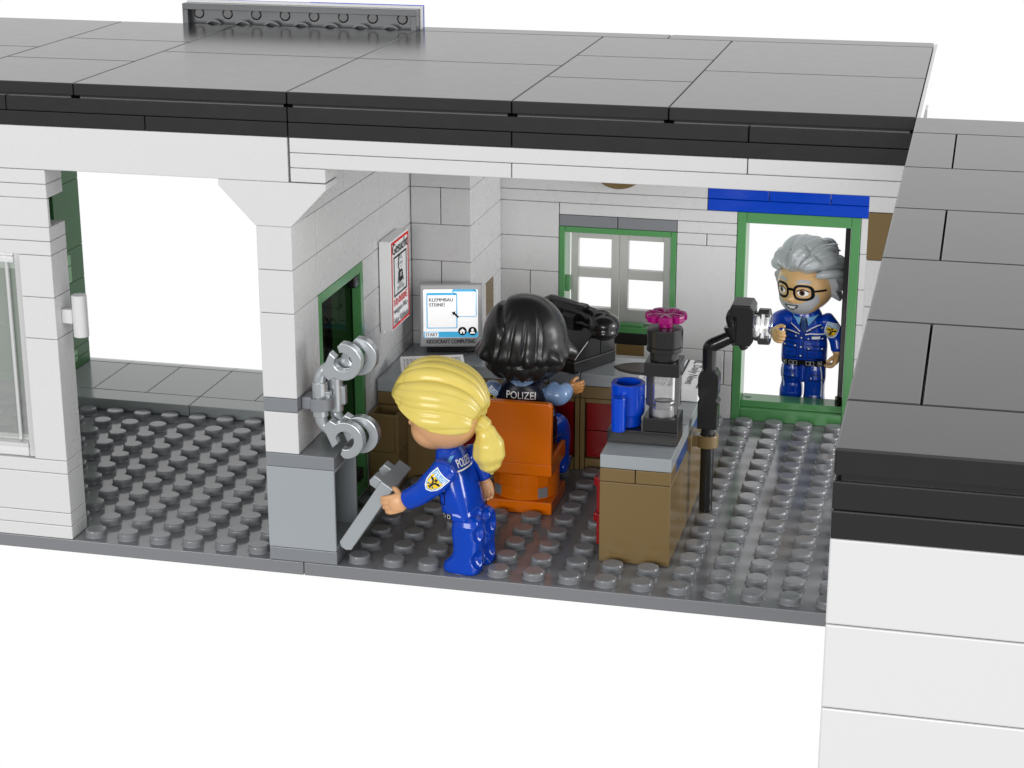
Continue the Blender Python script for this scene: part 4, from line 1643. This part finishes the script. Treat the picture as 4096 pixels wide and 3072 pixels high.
half = [brd[0:4] + [(-.36, -.34), (-.55, -.22), (-.66, -.1)], [(-.36, -.76), (0, -.84), (.36, -.76), (.36, -.34), (.24, -.36), (0, -.37), (-.24, -.36), (-.36, -.34)], [(.36, -.76), (.62, -.56), (.78, -.3), (.80, 0), (.66, -.1), (.55, -.22), (.36, -.34)]]
for h_ in half:
    pr.poly(h_, 'gink')
pr.layer = 1
pr.stroke([(-.24, -.46), (-.12, -.56), (0, -.6), (.14, -.55), (.26, -.44)], .05, 'ink')
pr.poly([(-.17, -.46), (0, -.47), (.18, -.45), (.08, -.56), (-.06, -.57)][::-1], 'wink')
pr.stroke([(-.25, -.45), (.27, -.43)], .035, 'ink')
for s_ in (-1, 1):
    x_ = s_ * .4
    pr.ell(x_, .03, .17, .12, 'wink')
    pr.ell(x_ - .02, .03, .085, .1, 'brown')
    pr.ell(x_ - .02, .03, .045, .055, 'ink')
    pr.stroke([(x_ - .19, .07), (x_, .155), (x_ + .19, .07)], .035, 'ink')
    pr.stroke([(x_ - .2, .35), (x_ - .05, .42), (x_ + .2, .38)], .11, 'gink')
    rim = []
    for k in range(28):
        a = 2 * PI * k / 28
        rim.append((x_ + .275 * math.copysign(abs(math.cos(a)) ** .7, math.cos(a)), .03 + .235 * math.copysign(abs(math.sin(a)) ** .7, math.sin(a))))
    pr.stroke(rim, .085, 'ink', closed=True)
    pr.stroke([(s_ * .68, .09), (s_ * .93, .1)], .07, 'ink')
pr.stroke([(-.14, .1), (0, .12), (.14, .1)], .09, 'ink')
pr.build('face', hd)
HC3 = Vector((19.26, 16.55, 4.66))


def swept(l, f, u):
    r = 1 / math.sqrt((l / 1.2) ** 2 + (f / 1.18) ** 2 + (u / 1.3) ** 2)
    ps = math.atan2(l, u + .15)
    tw = ps + .22 * f
    top = smooth(-.1, .5, u)
    back = smooth(.9, -.2, f)
    g = (abs(math.sin(5.5 * tw + .4)) ** .5 - .62) * .26 + (abs(math.sin(11 * tw + 1.0 + 2 * f)) ** .7 - .6) * .07
    r *= 1 + g * (.45 + .55 * top) * smooth(1.0, .7, abs(f) if f > 0 else 0)
    r += .17 * smooth(.25, .7, f) * smooth(.25, .65, u) * (1 + .6 * math.sin(6 * ps))
    r += .20 * (abs(math.sin(4.5 * f + 1.1)) ** .6 - .3) * smooth(.45, .85, u) * (.6 + .4 * abs(math.sin(5.5 * tw + .4)))
    r += .05 * smooth(.1, -.5, f)
    e = lerp_pts([(-1, -.62), (-.3, -.58), (-.12, -.5), (.02, -.30), (.16, .05), (.3, .33), (.5, .42), (1, .44)], f) + .03 * math.sin(11 * l)
    t = smooth(-.03, .05, u - e)
    return .7 * (1 - t) + r * t


mb = MB()
radial(mb, HC3, (hl, hf, Vector((0, 0, 1))), swept, (0, 1, 0), 'ghair', 280, 170)
for k in range(13):                                   # swept locks with free tips
    ps = math.radians(-62 + 10.3 * k + 4 * math.sin(2.7 * k))
    pts = []
    for f_, r_ in ((.60, 1.12), (.42, 1.26), (.15, 1.35), (-.12, 1.41), (-.32 - .1 * (k % 2), 1.47 + .05 * (k % 3))):
        c_ = math.sqrt(1 - f_ * f_)
        a_ = ps + .22 * (.66 - f_) * (1 if ps > 0 else -1)
        pts.append(HC3 + (hl * (math.sin(a_) * c_ * .93) + hf * f_ + Vector((0, 0, 1)) * (math.cos(a_) * c_)) * r_)
    mb.tube(pts, [.10, .155, .16, .12, .025], 'ghair', 16)
mb.build('hair', f3, angle=70)
# jacket print: picture units of the doorway close-up
cv = lambda p: ((p[0] - 462) / 256, 1.78 + (1162 - p[1]) / 250)
pr = Print((19.25, 16.0, .2), Vector((0, 0, 1)).cross(B.f), (0, 0, 1), on=[tor], n=B.f, off=.005, conv=cv)
for q in ([(375, 800), (330, 770), (395, 850), (418, 875), (436, 805)], [(470, 805), (492, 875), (520, 840), (575, 775), (530, 790)]):
    pr.poly(q, 'lblue')
pr.stroke([(418, 800), (436, 792), (414, 878), (385, 835), (330, 770)], 7, 'ink')
pr.stroke([(470, 800), (492, 876), (525, 840), (590, 765)], 7, 'ink')
pr.poly([(432, 800), (470, 800), (478, 900), (462, 945), (430, 890)], 'navyblue')
pr.stroke([(430, 805), (424, 890), (458, 945), (484, 890), (468, 805)], 7, 'ink')
pr.stroke([(296, 780), (300, 850), (330, 868), (390, 905), (440, 955)], 7, 'ink')
pr.stroke([(632, 790), (628, 858), (560, 890), (500, 925), (462, 962)], 7, 'ink')
pr.stroke([(305, 853), (340, 858), (385, 890), (425, 925)], 8, 'wink')
pr.stroke([(622, 860), (570, 868), (520, 892), (480, 920)], 8, 'wink')
pr.stroke([(262, 930), (330, 922), (375, 930), (418, 945)], 10, 'wink')
pr.stroke([(470, 948), (520, 938), (600, 942), (678, 955)], 10, 'wink')
pr.stroke([(462, 950), (462, 1175)], 6, 'ink')
for k in range(8):
    pr.stroke([(424, 960 + k * 27), (424, 974 + k * 27)], 6, 'ink')
for x0, x1, y0, y1, yb in ((276, 412, 935, 985, None), (480, 632, 955, 998, None), (280, 410, 1020, 1062, 1140), (488, 634, 1040, 1082, 1150)):
    pr.stroke([(x0, y0), (x1, y0 + 10), (x1, y1 + 4), (x0, y1 - 6)], 6, 'ink', closed=True)
    if yb:
        pr.stroke([(x0 + 8, y1 - 4), (x0 + 8, yb), (x1 - 10, yb + 8), (x1 - 8, y1 + 4)], 6, 'ink')
        pr.stroke([(x0 + 40, yb - 35), (x0 + 70, yb - 30), (x0 + 95, yb - 45)], 4, 'ink')
    for bx in (x0 + 20, x1 - 20):
        pr.ell(bx, (y0 + y1) / 2 + 4, 9, 9, 'ink', 14)
        pr.ell(bx, (y0 + y1) / 2 + 4, 6.5, 6.5, 'wink', 14)
pr.rect(528, 982, 594, 960, 'wink')
for bx, by in ((441, 975), (441, 1054), (441, 1130), (507, 902), (600, 890)):
    pr.ell(bx, by, 10, 10, 'ink', 14)
    pr.ell(bx, by, 7, 7, 'wink', 14)
pr.rect(284, 1222, 642, 1166, 'ink')
for x0 in (294, 346, 384, 492, 528, 588):
    pr.frame(x0, 1212, x0 + 26, 1176, 5, 'gink') if False else pr.stroke([(x0, 1176), (x0 + 27, 1176), (x0 + 27, 1212), (x0, 1212)], 5, 'gink', closed=True)
for x0 in (294, 588):
    pr.ell(x0 + 13, 1194, 6, 6, 'wink', 12)
pr.build('jacket_print', tor)
for leg, sgn in ((lr, -1), (ll, 1)):
    pr = Print((19.25, 16.0, .2), Vector((0, 0, 1)).cross(B.f), (0, 0, 1), on=[leg], n=B.f, off=.005, conv=cv)
    if sgn < 0:
        pr.stroke([(294, 1215), (286, 1260), (290, 1350), (298, 1432)], 9, 'wink')
        pr.poly([(262, 1280), (392, 1292), (390, 1340), (260, 1325)][::-1], 'uniform')
        pr.stroke([(262, 1280), (392, 1292), (390, 1340), (260, 1325)], 7, 'ink', closed=True)
        bs = ((280, 1306), (375, 1320))
    else:
        pr.stroke([(608, 1228), (622, 1280), (628, 1360), (626, 1500)], 9, 'wink')
        pr.poly([(520, 1305), (650, 1312), (648, 1362), (518, 1352)][::-1], 'uniform')
        pr.stroke([(520, 1305), (650, 1312), (648, 1362), (518, 1352)], 7, 'ink', closed=True)
        bs = ((536, 1336), (632, 1342))
    for bx, by in bs:
        pr.ell(bx, by, 10, 10, 'ink', 14)
        pr.ell(bx, by, 7, 7, 'wink', 14)
    pr.build('pocket_print', leg)
pr = Print((20.2, 15.9, 2.98), (.93, .2, -.3), (.3, 0, .95), on=[al], n=(.15, -1, 0), off=.006)
badge(pr, 0, 0, .22)
pr.build('badge', al)
